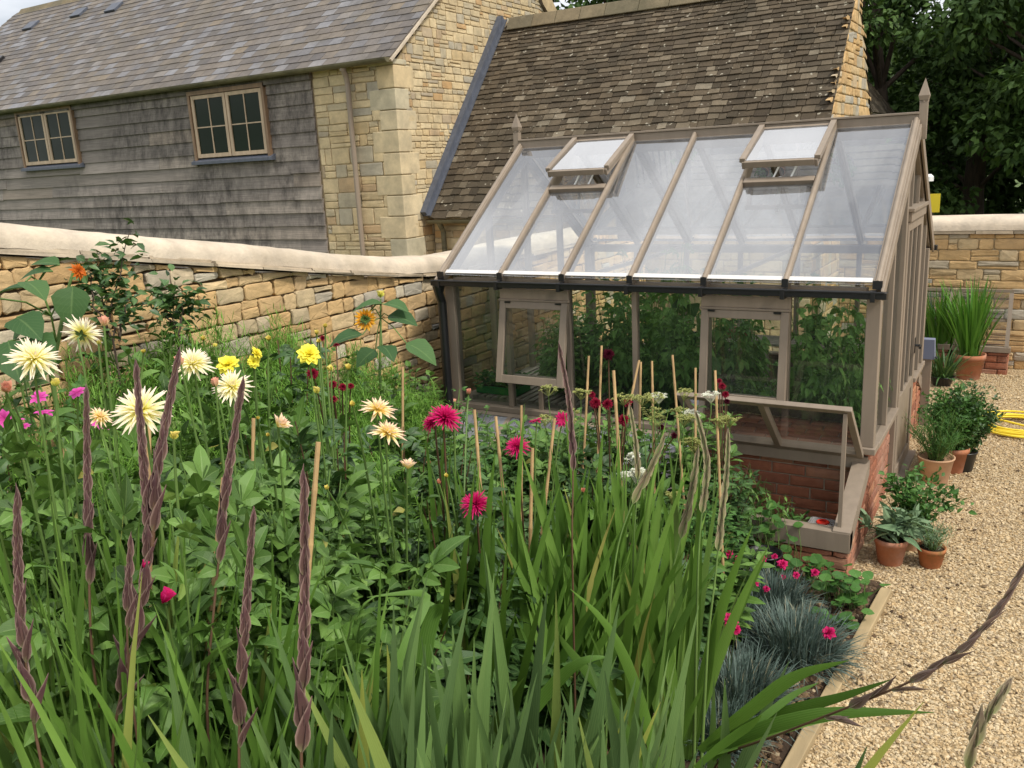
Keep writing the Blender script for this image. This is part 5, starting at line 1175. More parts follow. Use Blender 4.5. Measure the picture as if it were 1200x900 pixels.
# ------------------------------------------------------------------ gladiolus clumps
def clump(label,name,px,d,py,fans,per,w,rad,seed,mat='glad',Lk=(.85,1.2),bend=.4,maxth=.45,**k):
    p=at(px,py,d); g=gz(p[0],p[1]); H=p[2]-g; t=thing(name,(p[0],p[1],g),label,'plant'); mb=MB()
    swords(mb,p[0],p[1],g-.01,fans,per,(H*Lk[0],H*Lk[1]),w,rad,seed,bend=bend,maxth=maxth,**k); mb.build('leaves',MT[mat],t,smooth=True); return t
c1=clump('tall gladiolus clump left of the low magenta dahlia','gladiolus_clump',530,3.1,530,11,7,.038,.18,201,bend=.3,maxth=.3)
c1b=clump('gladiolus clump with leaves leaning right below the low magenta dahlia','gladiolus_clump',610,3.1,610,6,6,.036,.20,202,bend=.4,maxth=.4)
c2=clump('largest gladiolus clump of broad upright leaves in the middle of the bed','gladiolus_clump',700,3.4,545,11,7,.038,.32,203,bend=.35,maxth=.32)
c3=clump('gladiolus clump with the broadest leaves beside the blue grey tufts','gladiolus_clump',772,3.4,560,8,7,.044,.18,204,bend=.3,maxth=.30)
c2b=clump('gladiolus clump between the low magenta dahlia and the largest clump','gladiolus_clump',655,3.3,560,7,7,.040,.20,213,bend=.35,maxth=.35)
c4=clump('lower gladiolus clump with leaves fanning left in front of the largest clump','gladiolus_clump',745,2.95,700,2,6,.038,.10,205,bend=.7,maxth=.6)
c5=clump('gladiolus clump filling the bottom left corner','gladiolus_clump',55,2.0,640,24,6,.027,.26,206,bend=.25,maxth=.28)
c6=clump('gladiolus clump around the stem with one magenta flower opening','gladiolus_clump',170,2.0,665,22,6,.027,.22,207,bend=.3,maxth=.32)
c7=clump('gladiolus clump behind the thickest purple bud spike','gladiolus_clump',285,1.95,720,15,6,.027,.16,208,bend=.35,maxth=.35)
c7b=clump('gladiolus clump between the bottom left corner and the opening flower','gladiolus_clump',105,1.7,750,14,6,.025,.14,209,bend=.35,maxth=.35)
ir=[(345,1.9,775),(415,1.95,760),(470,2.0,745),(530,2.05,750),(590,2.1,770),(650,2.05,790),(700,2.05,800),(760,2.1,800),(440,1.7,820),(560,1.7,840),(640,1.75,845),(300,1.65,820),(720,1.75,840),(800,2.3,830)]
for i,(px,d,py) in enumerate(ir):
    t=clump('short grey green iris clump with browning tips along the bottom of the bed','iris_clump',px,d-.12,py-14,9,6,.050,.20,300+i,mat='iris',bend=.3,maxth=.55,Lk=(.7,1.15),tilt=.3); t['group']='iris clumps along the front of the bed'
# right arching plant
r_=clump('gladiolus leaning out over the kerb towards the gravel','gladiolus_clump',860,2.35,880,1,2,.04,.02,310,bend=.2,maxth=.2,Lk=(.2,.4))
mb=MB(); b0=at(815,880,2.45)
def ribbon_px(mb,pts,w,mat_m=0,roll=0,fold=.16,segs=12):
    P=np.array([at(*p) for p in pts]); T=np.linspace(0,1,len(P)); tt=np.linspace(0,1,segs+1)
    # smooth interpolation
    Q=np.stack([np.interp(tt,T,P[:,i]) for i in range(3)],-1)
    for _ in range(3): Q[1:-1]=(Q[:-2]+2*Q[1:-1]+Q[2:])/4
    d=np.gradient(Q,axis=0); d=unit(d); toC=unit(C-Q); s=unit(np.cross(d,toC)); n=np.cross(s,d)
    s,n=s*math.cos(roll)+n*math.sin(roll),n*math.cos(roll)-s*math.sin(roll)
    pf=np.clip(np.minimum(.6+1.6*tt,1)*np.clip((1-tt)*2.4,0,1)**.8,.03,1)[:,None]*w/2
    V=np.stack([Q-s*pf-n*pf*fold,Q,Q+s*pf-n*pf*fold],1).reshape(-1,3); F=[];UV=[]
    for i in range(segs):
        for c in range(2): F.append([i*3+c,i*3+c+1,(i+1)*3+c+1,(i+1)*3+c]); UV.append([[c/2,tt[i]],[(c+1)/2,tt[i]],[(c+1)/2,tt[i+1]],[c/2,tt[i+1]]])
    mb.raw(V,np.array(F),np.array(UV))
for pts,w_ in [([(820,880,2.4),(870,840,2.3),(930,790,2.2),(995,775-1,2.1)],.050),([(830,878,2.35),(900,838,2.2),(980,820,2.1),(1045,796,2.0)],.040),([(830,882,2.3),(900,850,2.15),(980,834,2.05),(1095,835,1.95)],.050),([(828,884,2.3),(890,862,2.2),(940,845,2.15),(1010,838,2.1)],.04),([(835,890,2.3),(880,852,2.2),(930,812,2.15),(960,800,2.1)],.03),([(815,900,2.2),(850,870,2.15),(880,850,2.1),(893,838,2.05)],.03)]:
    ribbon_px(mb,pts,w_*.72,roll=rng.normal(0,.5))
mb.build('arching_leaves',MT['glad'],r_,smooth=True)
# a few characteristic single leaves of clumps
mb=MB()
for pts,w_ in [([(775,960,2.75),(768,880,2.75),(745,800,2.7),(715,730,2.65),(668,690,2.6)],.034),([(760,960,2.7),(745,870,2.7),(700,800,2.65),(660,755,2.6),(655,742,2.55)],.030)]: ribbon_px(mb,pts,w_)
mb.build('front_leaves',MT['glad'],c4,smooth=True)
mb=MB()
for pts,w_ in [([(450,960,2.3),(445,830,2.3),(480,740,2.35),(505,700,2.4),(500,690,2.4),(430,700,2.3)],.03),([(485,960,2.4),(488,850,2.4),(500,730,2.4),(515,712,2.4),(520,708,2.35)],.045),([(570,960,2.3),(580,890,2.3),(640,810,2.3),(680,770,2.2),(715,770,2.2)],.035)]: ribbon_px(mb,pts,w_)
mb.build('front_leaves',MT['glad'],c1,smooth=True)
# ------------------------------------------------------------------ gladiolus flower spikes
MT['stalk']=petal_mat('grey_purple_bract',[(0,(.20,.22,.10)),(.3,(.17,.12,.09)),(1,(.15,.095,.085))],.1,.4,.5,(.34,.27,.22))
BR=leaf_tpl(6,.31,.32,.85,-.04,1.2)
def spike(label,px_pts,start,bl,mat='spike',flower=None,dens=1.0,parent=None,name='gladiolus_spike',loose=.10,stemr=.0055,ground=True,tpl=None):
    """px_pts from tip down: (px,py,d). start: fraction (from the tip) down to which bracts grow"""
    P=np.array([at(*q) for q in px_pts]); 
    if ground:
        e=P[-1]; dd=P[-1]-P[-2]; g=gz(e[0],e[1]); k=np.array([e[0]+dd[0]/abs(dd[2])*.25,e[1]+dd[1]/abs(dd[2])*.25,0]); P=np.vstack([P,[k[0],k[1],gz(k[0],k[1])-.01]])
    P=P[::-1]; L=np.concatenate([[0],np.cumsum(np.linalg.norm(np.diff(P,axis=0),axis=1))]); tot=L[-1]
    s=np.linspace(0,tot,40); Q=np.stack([np.interp(s,L,P[:,i]) for i in range(3)],-1)
    for _ in range(4): Q[1:-1]=(Q[:-2]+2*Q[1:-1]+Q[2:])/4
    if parent is None: t=thing(name,(Q[0][0],Q[0][1],Q[0][2]),label,'flower spike')
    else: t=parent
    sm=MB(); sm.tube(Q,np.linspace(stemr,.0018,40),7); sm.build('stem',MT['stem' if mat=='spikegreen' else 'darkstem'],t,smooth=True)
    # bracts
    T=unit(np.gradient(Q,axis=0)); q=tot-start; pos=[];d=[];n=[];sc=[]; k=0; a0=rng.uniform(-.5,.5)
    while q<tot-.006:
        f=(q-(tot-start))/start; i=min(int(q/tot*39),39); c=Q[i]+T[i]*0; c=np.array([np.interp(q,s,Q[:,j]) for j in range(3)])
        toC=unit(C-c); sd_=unit(np.cross(T[i],toC)); sgn=1 if k%2 else -1
        ln=bl*1.45*(1-.55*f); ph=(0,1.57,3.14)[k%3]+rng.normal(0,.12)+.25; sgn=1; o=unit(sd_*math.cos(ph)+toC*math.sin(ph)); 
        pos.append(c+o*.002*(1-f)); d.append(T[i]+o*loose*(.35+2.2*(1-f)**2)*rng.uniform(.7,1.3)); n.append(-o); sc.append(ln*rng.uniform(.9,1.1))
        pos.append(c); d.append(T[i]+o*loose*.8*(1-f)); n.append(o); sc.append(ln*.72)
        q+=ln*(.24+.22*(1-f)**2)/dens; k+=1
    mb=MB(); scatter(mb,tpl or BR,np.array(pos),np.array(d),np.array(n),np.array(sc)); mb.build('bracts',MT[mat],t)
    if flower:
        for (px,py,dd,R,ax) in flower:
            c=at(px,py,dd); ax=unit(Rt*ax[0]+Up*ax[1]-Fw*ax[2]); mb=MB(); bloom(mb,c-ax*R*.6,ax,R*1.9,[5,4,3],.75,.9,-.1,4,.6,e0=1.05,e1=1.4,shr=.85,jit=.08,seed=5); mb.build('opening_flower',MT['magenta'],t)
    return t
spike('slender purple gladiolus bud spike at the left, tip just below the cream flowers',[(101,468,1.95),(102,560,1.95),(104,650,1.95),(106,760,1.95)],.42,.062)
sA=spike('branched purple gladiolus bud spike crossing the largest cream dahlia, one magenta flower opening below',[(160,438,1.8),(166,520,1.8),(172,600,1.8),(176,650,1.8),(160,740,1.8),(140,820,1.8),(128,870,1.8)],.72,.070,flower=[(193,702,1.78,.018,(.5,.8,.1)),(170,664,1.79,.010,(.2,1,0))],loose=.22)
spike('',[(207,425,1.82),(193,500,1.81),(183,560,1.8),(178,640,1.8)],.36,.068,parent=sA,ground=False)
spike('dark purple gladiolus bud spike leaning right between two cream dahlias',[(283,455,1.95),(276,500,1.95),(264,570,1.95),(258,640,1.95),(250,720,1.95),(240,820,1.95)],.40,.066)
spike('thick purple gladiolus bud spike at the left edge of the bed',[(20,585,1.6),(20,640,1.6),(22,700,1.6),(30,780,1.6),(40,860,1.6),(50,900,1.6)],.42,.066,loose=.2)
spike('short purple gladiolus bud spike low beside the branched one',[(153,640,1.75),(150,690,1.75),(148,730,1.75),(150,790,1.75)],.17,.055)
spike('slim purple gladiolus bud spike at the bottom, left of the thickest one',[(296,612,1.6),(290,690,1.6),(284,770,1.6),(280,850,1.6),(278,900,1.6)],.42,.062,loose=.18)
spike('thickest purple gladiolus bud spike in the foreground beside a bamboo cane',[(356,570,1.42),(357,640,1.42),(357,710,1.42),(356,780,1.42),(354,860,1.42),(350,900,1.42)],.44,.066,loose=.12,dens=1.1)
spike('thin brown gladiolus spike in front of the left side vent',[(656,412,3.0),(664,450,3.0),(669,490,3.0),(672,560,3.0),(670,620,3.0)],.42,.07,dens=.9,loose=.03)
spike('pale green brown gladiolus spike below the crimson dahlias',[(739,480,3.3),(745,520,3.3),(748,560,3.3),(742,640,3.3)],.27,.060,'spikegreen',loose=.02,dens=1.3)
spike('plump green brown gladiolus spike left of the cold frame lid',[(817,490,3.2),(826,520,3.2),(829,560,3.2),(822,600,3.2),(818,660,3.2)],.36,.072,'spikegreen',loose=.02,dens=1.5,stemr=.008)
spike('plump brown gladiolus spike nearest to the open cold frame',[(853,512,3.15),(852,550,3.15),(846,600,3.15),(838,680,3.15),(830,740,3.15)],.42,.072,'spikegreen',loose=.03,dens=1.5,stemr=.008)
spike('leaning green brown gladiolus spike between the two plump ones',[(816,535,3.3),(812,570,3.3),(803,610,3.3),(785,680,3.3)],.32,.085,'spikegreen',loose=.02,stemr=.007)
spike('green leaning gladiolus spike at the left of the largest clump',[(776,517,3.1),(765,545,3.1),(745,580,3.1),(725,630,3.1),(715,700,3.1)],.25,.08,'spikegreen',loose=.02,stemr=.006)
spike('long gladiolus bud stalk arching out low over the gravel',[(1202,660,1.6),(1165,725,1.62),(1130,765,1.65),(1080,795,1.7),(1030,815,1.78),(970,838,1.9),(900,866,2.1),(840,885,2.35)],.60,.078,'stalk',loose=.22,dens=.62,stemr=.005,tpl=leaf_tpl(6,.22,.35,.8,-.05,1.2))
spike('single gladiolus tip rising from the bottom right corner over the gravel',[(1178,808,1.5),(1160,832,1.5),(1143,855,1.5),(1133,885,1.5),(1130,920,1.5)],.16,.06,'spikegreen',loose=.03)
# ------------------------------------------------------------------ bamboo canes
def cane(px,py,d,px2,py2,label,r=.0075):
    a=at(px,py,d); b=at(px2,py2,d); k=(a-b)/np.linalg.norm(a-b); g=gz(b[0],b[1]); e=b-k*((b[2]-g+.05)/k[2])
    mb=MB(); L=np.linalg.norm(a-e); n=max(3,int(L/.16)); pts=[];rad=[]
    for i in range(n):
        f=i/n; 
        for df,rr in ((0.0,1.0),(.02/L,1.18),(.04/L,.98),): 
            pts.append(e+(a-e)*min(f+df,1)); rad.append(r*rr*(1-.15*f))
    pts.append(a); rad.append(r*.85)
    mb.tube(pts,rad,9); o=mb.build('bamboo_cane',MT['cane'],None,smooth=False); o.location=(0,0,0); tag(o,label,'cane','bamboo canes staking the flowers'); return o
cane(373,518,2.55,366,610,'thick bamboo cane in the foreground beside the thickest purple spike',.009)
cane(556,480,3.6,561,545,'bamboo cane just right of the widest magenta dahlia')
cane(581,488,3.6,589,570,'bamboo cane left of the round magenta dahlia')
cane(611,475,4.3,611,510,'bamboo cane top showing against the bench end below the side vent')
cane(624,525,3.6,622,610,'thick bamboo cane just right of the round magenta dahlia',.0085)
cane(650,490,3.7,640,580,'bamboo cane beside the open pink flower left of the thin brown spike')
cane(690,417,4.9,687,480,'leftmost of the tall canes standing before the middle greenhouse bay')
cane(705,405,4.9,703,465,'bamboo cane touching the blackish maroon dahlia')
cane(719,434,4.0,727,560,'thicker bamboo cane behind the crimson cluster',.0085)
cane(749,422,4.9,741,460,'leaning dark bamboo cane right of the crimson cluster')
cane(751,424,5.1,750,470,'pale bamboo cane crossing behind the leaning dark one')
cane(764,423,5.0,765,475,'slim bamboo cane in the middle of the tall row')
cane(788,416,4.8,793,480,'bamboo cane left of the right side vent')
cane(815,431,4.9,815,480,'short bamboo cane just before the right side vent frame')
cane(838,434,4.3,844,585,'long bamboo cane beside the column of small crimson blooms')
cane(174,490,2.3,175,620,'bamboo cane behind the largest cream dahlia')
cane(472,430,4.5,472,480,'weathered bamboo cane near the sunflower')
cane(76,525,2.6,86,640,'bamboo cane among the feathery plants at the left')
cane(297,490,2.9,296,600,'bamboo cane behind the purple spike leaning right')
cane(262,560,2.2,250,690,'bamboo cane tied behind the dark leaning spike')
# ------------------------------------------------------------------ umbels and white flowers
def umbel_plant(label,px,d,py,n,R,seed,mat='seed',heads=None):
    r=np.random.default_rng(seed); p=at(px,py,d); g=gz(p[0],p[1]); t=thing('umbel_plant',(p[0],p[1],g),label,'plant'); sm=MB()
    for i in range(n):
        c=p+np.array([r.uniform(-.16,.16),r.uniform(-.12,.12),r.uniform(-.16,.05)]); b=np.array([p[0]+r.uniform(-.05,.05),p[1],g])
        sm.tube([b,(b+c)/2+[0,0,.1],c-[0,0,.05],c],[.004,.003,.0025,.002],4); hm=MB()
        for k in range(20):
            a=r.uniform(0,2*PI); q=R*math.sqrt(r.random())*r.uniform(.7,1.1); e=c+np.array([q*math.cos(a),q*math.sin(a),.04+.012*r.random()-q*q*3]); hm.tube([c,e],.0009,3,cap=False)
            bloom(hm,e,(0,0,1),.015,[5,4],.6,.2,0,2,e0=.3,e1=1.1,seed=int(r.integers(999)),shr=.7)
        hm.build('seed_head' if mat=='seed' else 'flower_head',MT[mat],t)
    sm.build('stems',MT['stem'],t); return t
umbel_plant('yellow green flat topped umbels below the left side vent',655,4.4,470,5,.055,1)
umbel_plant('pale umbels drooping with seed behind the plump spikes',775,4.2,478,7,.060,2)
umbel_plant('gold green umbels in front of the right side vent sill',832,4.3,492,6,.05,3)
umbel_plant('white topped umbels in the middle of the bed',800,4.25,480,3,.045,4,'white')
umbel_plant('small white flower clusters deep in the centre of the bed',718,3.9,555,5,.035,5,'white')
umbel_plant('yellowish umbel near the white clusters in the centre',757,3.9,545,2,.035,6)
# ------------------------------------------------------------------ inside the greenhouse
proto(('tom',0),leafy_plant,1.0,.28,8,13,.20,DL3,140,mat='tomato',up=.1,droop=.25)
proto(('tom',1),leafy_plant,1.0,.28,9,12,.22,DL3,141,mat='tomato',up=.1,droop=.2)
def inplant(x,y,h,rad,label,z=.01,key=None,nm='tomato_plant'):
    t=thing(nm,(x,y,z),label,'plant','tomato plants filling the greenhouse')
    f,s=PR[key or ('tom',int(rng.integers(2)))]
    put(f,'foliage',t); put(s,'stems',t); t.scale=(rad/.28,rad/.28,h); t.rotation_euler=(0,0,float(rng.uniform(0,6.28))); return t
TL='leafy tomato plant growing up behind the greenhouse glass'
for x,y,h,r_ in [(-2.15,.95,1.45,.26),(-1.85,.42,1.50,.25),(-1.62,.75,1.62,.26),(-1.75,1.3,1.75,.28),(-1.30,.40,1.35,.24),(-1.35,.95,1.6,.25),(-1.2,1.55,1.35,.25),(-.95,.40,.90,.22),(-.72,.50,.85,.25),(-.40,.38,1.40,.24),(-.2,.36,1.45,.17),(-.55,.75,1.6,.25),(-.6,.36,1.1,.2),(-1.05,.8,1.6,.24),(-1.5,.4,1.3,.24),(-1.95,.75,1.6,.25),(-2.05,1.5,1.7,.26),(-.35,.85,1.50,.24),(-.15,.80,1.25,.14),(-.75,1.35,.95,.25),(-.30,1.7,1.25,.18),(-2.3,1.7,1.3,.24)]:
    inplant(x,y,h,r_,TL)
for x,y,z,h,rad in [(-2.25,.30,.675,.52,.17),(-2.42,.45,.675,.62,.19),(-2.30,.62,.675,.62,.22),(-2.5,.9,.675,.7,.22),(-2.65,.75,.675,.30,.15),(-2.2,.50,.675,.35,.16)]:
    t=inplant(x,y,h,rad,'bushy tomato plant standing on the slatted bench behind the left side vent',z); t['group']='plants on the slatted bench'
# broad leaved squash
def broad(x,y,z0,n,ls,label,seed,hh):
    r=np.random.default_rng(seed); t=thing('squash_plant',(x,y,z0),label,'plant'); sm=MB(); fm=MB()
    for i in range(n):
        a=r.uniform(0,6.28); q=r.uniform(.04,.2); e=np.array([x+q*math.cos(a),y+q*math.sin(a)*.8,z0+hh*r.uniform(.4,1)]); sm.tube([[x,y,z0],[(x+e[0])/2,(y+e[1])/2,(z0+e[2])/2+.08],e],.004,5)
        scatter(fm,SL_,[e],[[math.cos(a),math.sin(a)-.4,-.35]],[[0,-.7,.8]],ls*r.uniform(.7,1.1))
    sm.build('stems',MT['stem'],t); fm.build('leaves',MT['sun'],t)
broad(-.88,.32,.01,9,.24,'broad leaved squash plant seen through the right side vent',1,.88)
broad(-1.35,.5,.01,7,.2,'broad leaved squash plant under the eaves beside the middle bay',2,1.55)
# seed tray
m,nt,out=newmat('green_plastic'); finish(nt,out,(.02,.22,.045),.35); MT['greenplastic']=m
t=thing('seed_tray',(-2.86,.25,.674),'bright green plastic seed tray of seedlings on the slatted bench','seed tray')
mb=MB(); x0,x1,y0,y1=-3.0,-2.62,.14,.36
for a,b,c,d in ((x0,x1,y0,y0+.008),(x0,x1,y1-.008,y1),(x0,x0+.008,y0+.008,y1-.008),(x1-.008,x1,y0+.008,y1-.008)): mb.bb(a,b,c,d,.676,.735)
mb.bb(x0-.008,x1+.008,y0-.008,y0+.0,.725,.737); mb.bb(x0,x1,y0,y1,.675,.68); mb.build('tray',MT['greenplastic'],t)
mb=MB(); mb.bb(x0+.01,x1-.01,y0+.01,y1-.01,.68,.722); mb.build('compost',MT['soil'],t)
mb=MB(); n=420; pos=np.stack([U(x0,x1,n),U(y0,y1,n),U(.73,.83,n)],-1); scatter(mb,LF3,pos,rdir(n,-.1,.8),rdir(n,.3,1),U(.03,.06,n)); mb.build('seedlings',MT['herb'],t)
# ------------------------------------------------------------------ pots
def pot_mesh(R,H,mat,t,rim=True,o=(0,0,0),n=28):
    mb=MB(); b=R*.68
    prof=[(.001,.0),(b,.0),(b+.004,.006)]
    if rim: prof+= [(R*.955,H*.80),(R,H*.805),(R*1.0,H),(R*.92,H),(R*.90,H*.86),(.001,H*.86)]
    else: prof+=[(R*.97,H*.93),(R*1.03,H*.95),(R*1.03,H),(R*.94,H),(R*.92,H*.88),(.001,H*.88)]
    mb.lathe(prof,o,n); p=mb.build('pot',mat,t,smooth=False)
    for pl in p.data.polygons: pl.use_smooth=True
    mb=MB(); mb.lathe([(.001,H*.885),(R*.905,H*.875)],o,20); mb.build('compost',MT['soil'],t); return p
def potted(label,x,y,R,H,mat,fol,rim=True,z=0,nm='potted_plant',grp=None):
    t=thing(nm,(x,y,z),label,'potted plant',grp); pot_mesh(R,H,mat,t,rim,(x,y,z)); fol(t,x,y,z+H*.88); return t
def fol_leafy(key,h,rad):
    def f(t,x,y,z):
        for me,n_ in zip(PR[key],('foliage','stems')):
            o=put(me,n_,t); o.matrix_parent_inverse=Matrix.Identity(4); o.location=(x-t.location[0],y-t.location[1],z-t.location[2]); k=rad/.30; o.scale=(k,k,h)
    return f
def fol_blades(n,L,w,rad,mat,bend=.6,th=.3,seed=0,segs=6,name='leaves'):
    def f(t,x,y,z):
        r=np.random.default_rng(seed); a=r.uniform(0,6.28,n); q=rad*np.sqrt(r.random(n)); mb=MB()
        ribbons(mb,np.stack([x+q*np.cos(a),y+q*np.sin(a),np.full(n,z)],-1),a+r.normal(0,.4,n),np.abs(r.normal(0,th,n)),r.uniform(.1,1,n)*bend,L*r.uniform(.6,1.1,n),w*r.uniform(.7,1.1,n),segs,.2)
        mb.build(name,MT[mat],t,smooth=True)
    return f
def fol_cloud(n,tpl,ls,rad,h,mat,seed=0,stems=10,zup=.3,name='foliage'):
    def f(t,x,y,z):
        r=np.random.default_rng(seed); mb=MB(); sm=MB(); k=n//stems
        for i in range(stems):
            a=r.uniform(0,6.28); q=rad*math.sqrt(r.random()); hh=h*r.uniform(.55,1)*(1-.35*(q/rad)**2); e=np.array([x+q*math.cos(a),y+q*math.sin(a),z+hh]); b=np.array([x+.2*q*math.cos(a),y+.2*q*math.sin(a),z]); mdl=(b+e)/2+[-.1*q*math.cos(a),-.1*q*math.sin(a),.04]
            tt=np.linspace(0,1,6)[:,None]; P=(1-tt)**2*b+2*tt*(1-tt)*mdl+tt*tt*e; sm.tube(P,np.linspace(.004,.0015,6),4,cap=False)
            u=r.uniform(.1,1,k)[:,None]; c=(1-u)**2*b+2*u*(1-u)*mdl+u*u*e+r.normal(0,.02,(k,3)); d=rdir(k,-.2,.9); d[:,2]+=zup
            scatter(mb,tpl,c,d,unit(rdir(k,-.1,1)+[0,0,.6]),ls*r.uniform(.6,1.2,k))
        sm.build('stems',MT['stem'],t); mb.build(name,MT[mat],t)
    return f
NEED=leaf_tpl(2,.12,.4,.2,.1); LONG=leaf_tpl(4,.30,.4,.35,.35); MINT=leaf_tpl(3,.62,.4,.3,.25); ROUND=leaf_tpl(5,1.0,.5,.12,.1,.55)
P0=lambda px,py:onp(px,py,2,0)
p=P0(1041,664); potted('terracotta pot with white bloom holding a broad leaved grey green sage','x' and p[0],p[1]+.06,.095,.165,MT['terracotta'],fol_cloud(150,LONG,.13,.17,.20,'sage',1,9,.1))
p=P0(1089,667); potted('small mossy terracotta pot with a wiry grey green lavender, nearest the gravel',p[0],p[1]+.05,.080,.125,MT['mossypot'],fol_cloud(900,NEED,.035,.12,.19,'sage',2,26,.6))
p=P0(1066,650); potted('pale clay pot half hidden behind the sage pot with tall leafy mint',p[0]-.02,p[1]+.10,.085,.15,MT['palepot'],fol_cloud(900,MINT,.045,.30,.42,'herb',3,26,.2),rim=False)
p=P0(1093,570); potted('large pale clay pot with bushy green herb beside the brick wall',p[0],p[1]+.11,.125,.20,MT['palepot'],fol_cloud(2600,NEED,.045,.24,.42,'herb',4,40,.6),rim=False)
p=P0(1108,560); potted('dark terracotta pot just showing behind the large pale pot, under the bush',p[0]+.02,p[1]+.18,.12,.20,MT['terracotta'],fol_cloud(3400,MINT,.035,.26,.55,'herb',5,44,.3))
p=P0(1122,556); potted('black plastic pot with bushy evergreen herb nearest the yellow hose',p[0]+.02,p[1]+.12,.10,.16,MT['black'],fol_cloud(3200,MINT,.035,.27,.60,'shrub',6,44,.3),rim=False)
p=P0(1138,436); potted('large terracotta pot with tall bright green strap leaves in front of the rear wall frame',p[0]-.01,p[1]-.30,.155,.27,MT['terracotta'],fol_blades(170,.80,.024,.10,'grass',.45,.22,1))
p=P0(1103,428); potted('black pot with bright green strap leaves between the greenhouse and the terracotta pot',p[0]-.01,p[1]-.15,.14,.15,MT['black'],fol_blades(150,.85,.022,.12,'grass',.5,.28,2),rim=False)
p=P0(1112,440); potted('low black pot of dark drooping leaves at the foot of the strap leaved pots',p[0]-.03,p[1]-.45,.12,.10,MT['black'],fol_blades(120,.36,.018,.10,'dahliadark',1.2,.6,3),rim=False)
p=onp(858,408,1,2.15); potted('small terracotta pot with a dried plant on the back shelf of the greenhouse',p[0],2.15,.055,.09,MT['terracotta'],fol_cloud(60,MINT,.04,.06,.10,'herb',7,6),z=.822)
p=onp(877,410,1,2.2); potted('small terracotta pot with white flowers beside the dried one on the back shelf',p[0],2.15,.055,.09,MT['terracotta'],fol_cloud(60,MINT,.03,.06,.12,'herb',8,6),z=.822)
p=onp(955,405,1,2.15); potted('shallow dark bowl with a leafy plant on the back shelf',p[0],2.12,.10,.07,MT['black'],fol_cloud(160,MINT,.07,.13,.18,'herb',9,9),z=.822)
# blue grey box by the rear corner
m,nt,out=newmat('blue_grey_plastic'); finish(nt,out,(.16,.18,.25),.5); p=onp(1090,408,1,2.75)
t=thing('plastic_dispenser',(p[0],2.75,0),'blue grey plastic box on a short taupe post behind the rear greenhouse corner','box')
mb=MB(); z=p[2]; x=p[0]; mb.prism([[x-.07,2.70,z-.09],[x+.045,2.70,z-.09],[x+.035,2.70,z+.085],[x-.07,2.70,z+.085]],(0,0,0),(0,.09,0)); mb.build('housing',m,t,bevel=.008)
mb=MB(); mb.bb(x-.05,x+.02,2.72,2.77,0,z-.092); mb.build('post',T,t); mb=MB(); mb.tube([(x+.05,2.69,z-.06),(x+.065,2.69,z-.075)],.008,8); mb.build('nozzle',MT['black'],t)
# hose
c=P0(1188,503); mb=MB(); pts=[]; r=np.random.default_rng(3)
for i in range(260):
    a=i*.18; q=.30+.035*math.sin(a*.37)+.03*math.sin(a*.11+1); pts.append([c[0]+.03+q*math.cos(a)+.02*math.sin(a*.23),c[1]+q*.95*math.sin(a)+.02*math.cos(a*.31),.018+.012*(1+math.sin(a*.5+.3*i*.01))+.006*(i//35)])
hs=thing('garden_hose',(c[0],c[1],0),'yellow garden hose lying in a loose coil on the gravel','hose')
mb.tube(pts,.0095,8); 
for k_ in (1,): mb.tube([pts[-1],[c[0]+.6,c[1]-.25,.015],[c[0]+1.3,c[1]-.2,.012],[c[0]+2.2,c[1]+.3,.012]],.0095,8)
mb.build('coil',MT['hose'],hs,smooth=True)
# ------------------------------------------------------------------ tufts, nasturtium, pinks
def tuft(label,px,py,R,L,n,seed,zz=None):
    p=P0(px,py); g=gz(p[0],p[1]); t=thing('dianthus_tuft',(p[0],p[1],g),label,'plant'); r=np.random.default_rng(seed); mb=MB()
    a=r.uniform(0,6.28,n); q=R*.75*np.sqrt(r.random(n))
    ribbons(mb,np.stack([p[0]+q*np.cos(a),p[1]+q*np.sin(a),np.full(n,g+.0)],-1),a+r.normal(0,.5,n),np.clip(q/R*.9+r.normal(0,.5,n),0,1.55),r.uniform(.1,1.2,n),L*r.uniform(.5,1.15,n),.0050*r.uniform(.7,1.3,n),5,.2)
    mb.build('leaves',MT['blue'],t); return t
tuft('blue grey tuft of fine leaves nearest the cold frame, behind the others',905,715,.21,.17,1300,1)
tuft('blue grey tuft of fine leaves half behind the broad sword leaves',868,745,.19,.16,1300,2)
tuft('widest blue grey tuft of fine leaves beside the oak edging',930,775,.25,.22,1600,3)
tuft('blue grey tuft of fine leaves beside the broadest sword leaves',862,835,.23,.23,1400,4)
tuft('small blue grey tuft at the front of the bed above the arching leaves',840,880,.16,.18,1000,5)
def pinks(label,nm,px,py,fl,h=None):
    p=P0(px,py); g=gz(p[0],p[1]); t=thing(nm,(p[0],p[1],g),label,'flower')
    for (fx_,fy_,d,R) in fl:
        c=at(fx_,fy_,d); ax=unit(unit(C-c)+np.array([0,0,.6])+rng.normal(0,.2,3)); sm=MB(); b=np.array([p[0]*.6+c[0]*.4,p[1]*.6+c[1]*.4,g]); sm.tube([b,(b+c)/2+[0,0,.03],c],.002,5); s=sm.build('flower_stem',MT['stem'],t)
        mb=MB(); FLOW['pink'](mb,c,ax,R,int(rng.integers(999))); mb.build('flower_head',MT['pink'],s)
    return t
pinks('deep pink carnation with a pair of blooms side by side above the black pot','carnation',905,690,[(893,655,4.8,.030),(917,661,4.75,.034),(908,652,4.85,.02)])
pinks('deep pink carnation with a single round bloom above the rear tuft','carnation',885,705,[(882,682,4.45,.036),(898,690,4.5,.02)])
pinks('deep pink carnation with three blooms behind the broad sword leaves','carnation',858,700,[(853,648,4.6,.030),(860,662,4.6,.024),(864,655,4.65,.022),(858,683,4.5,.02)])
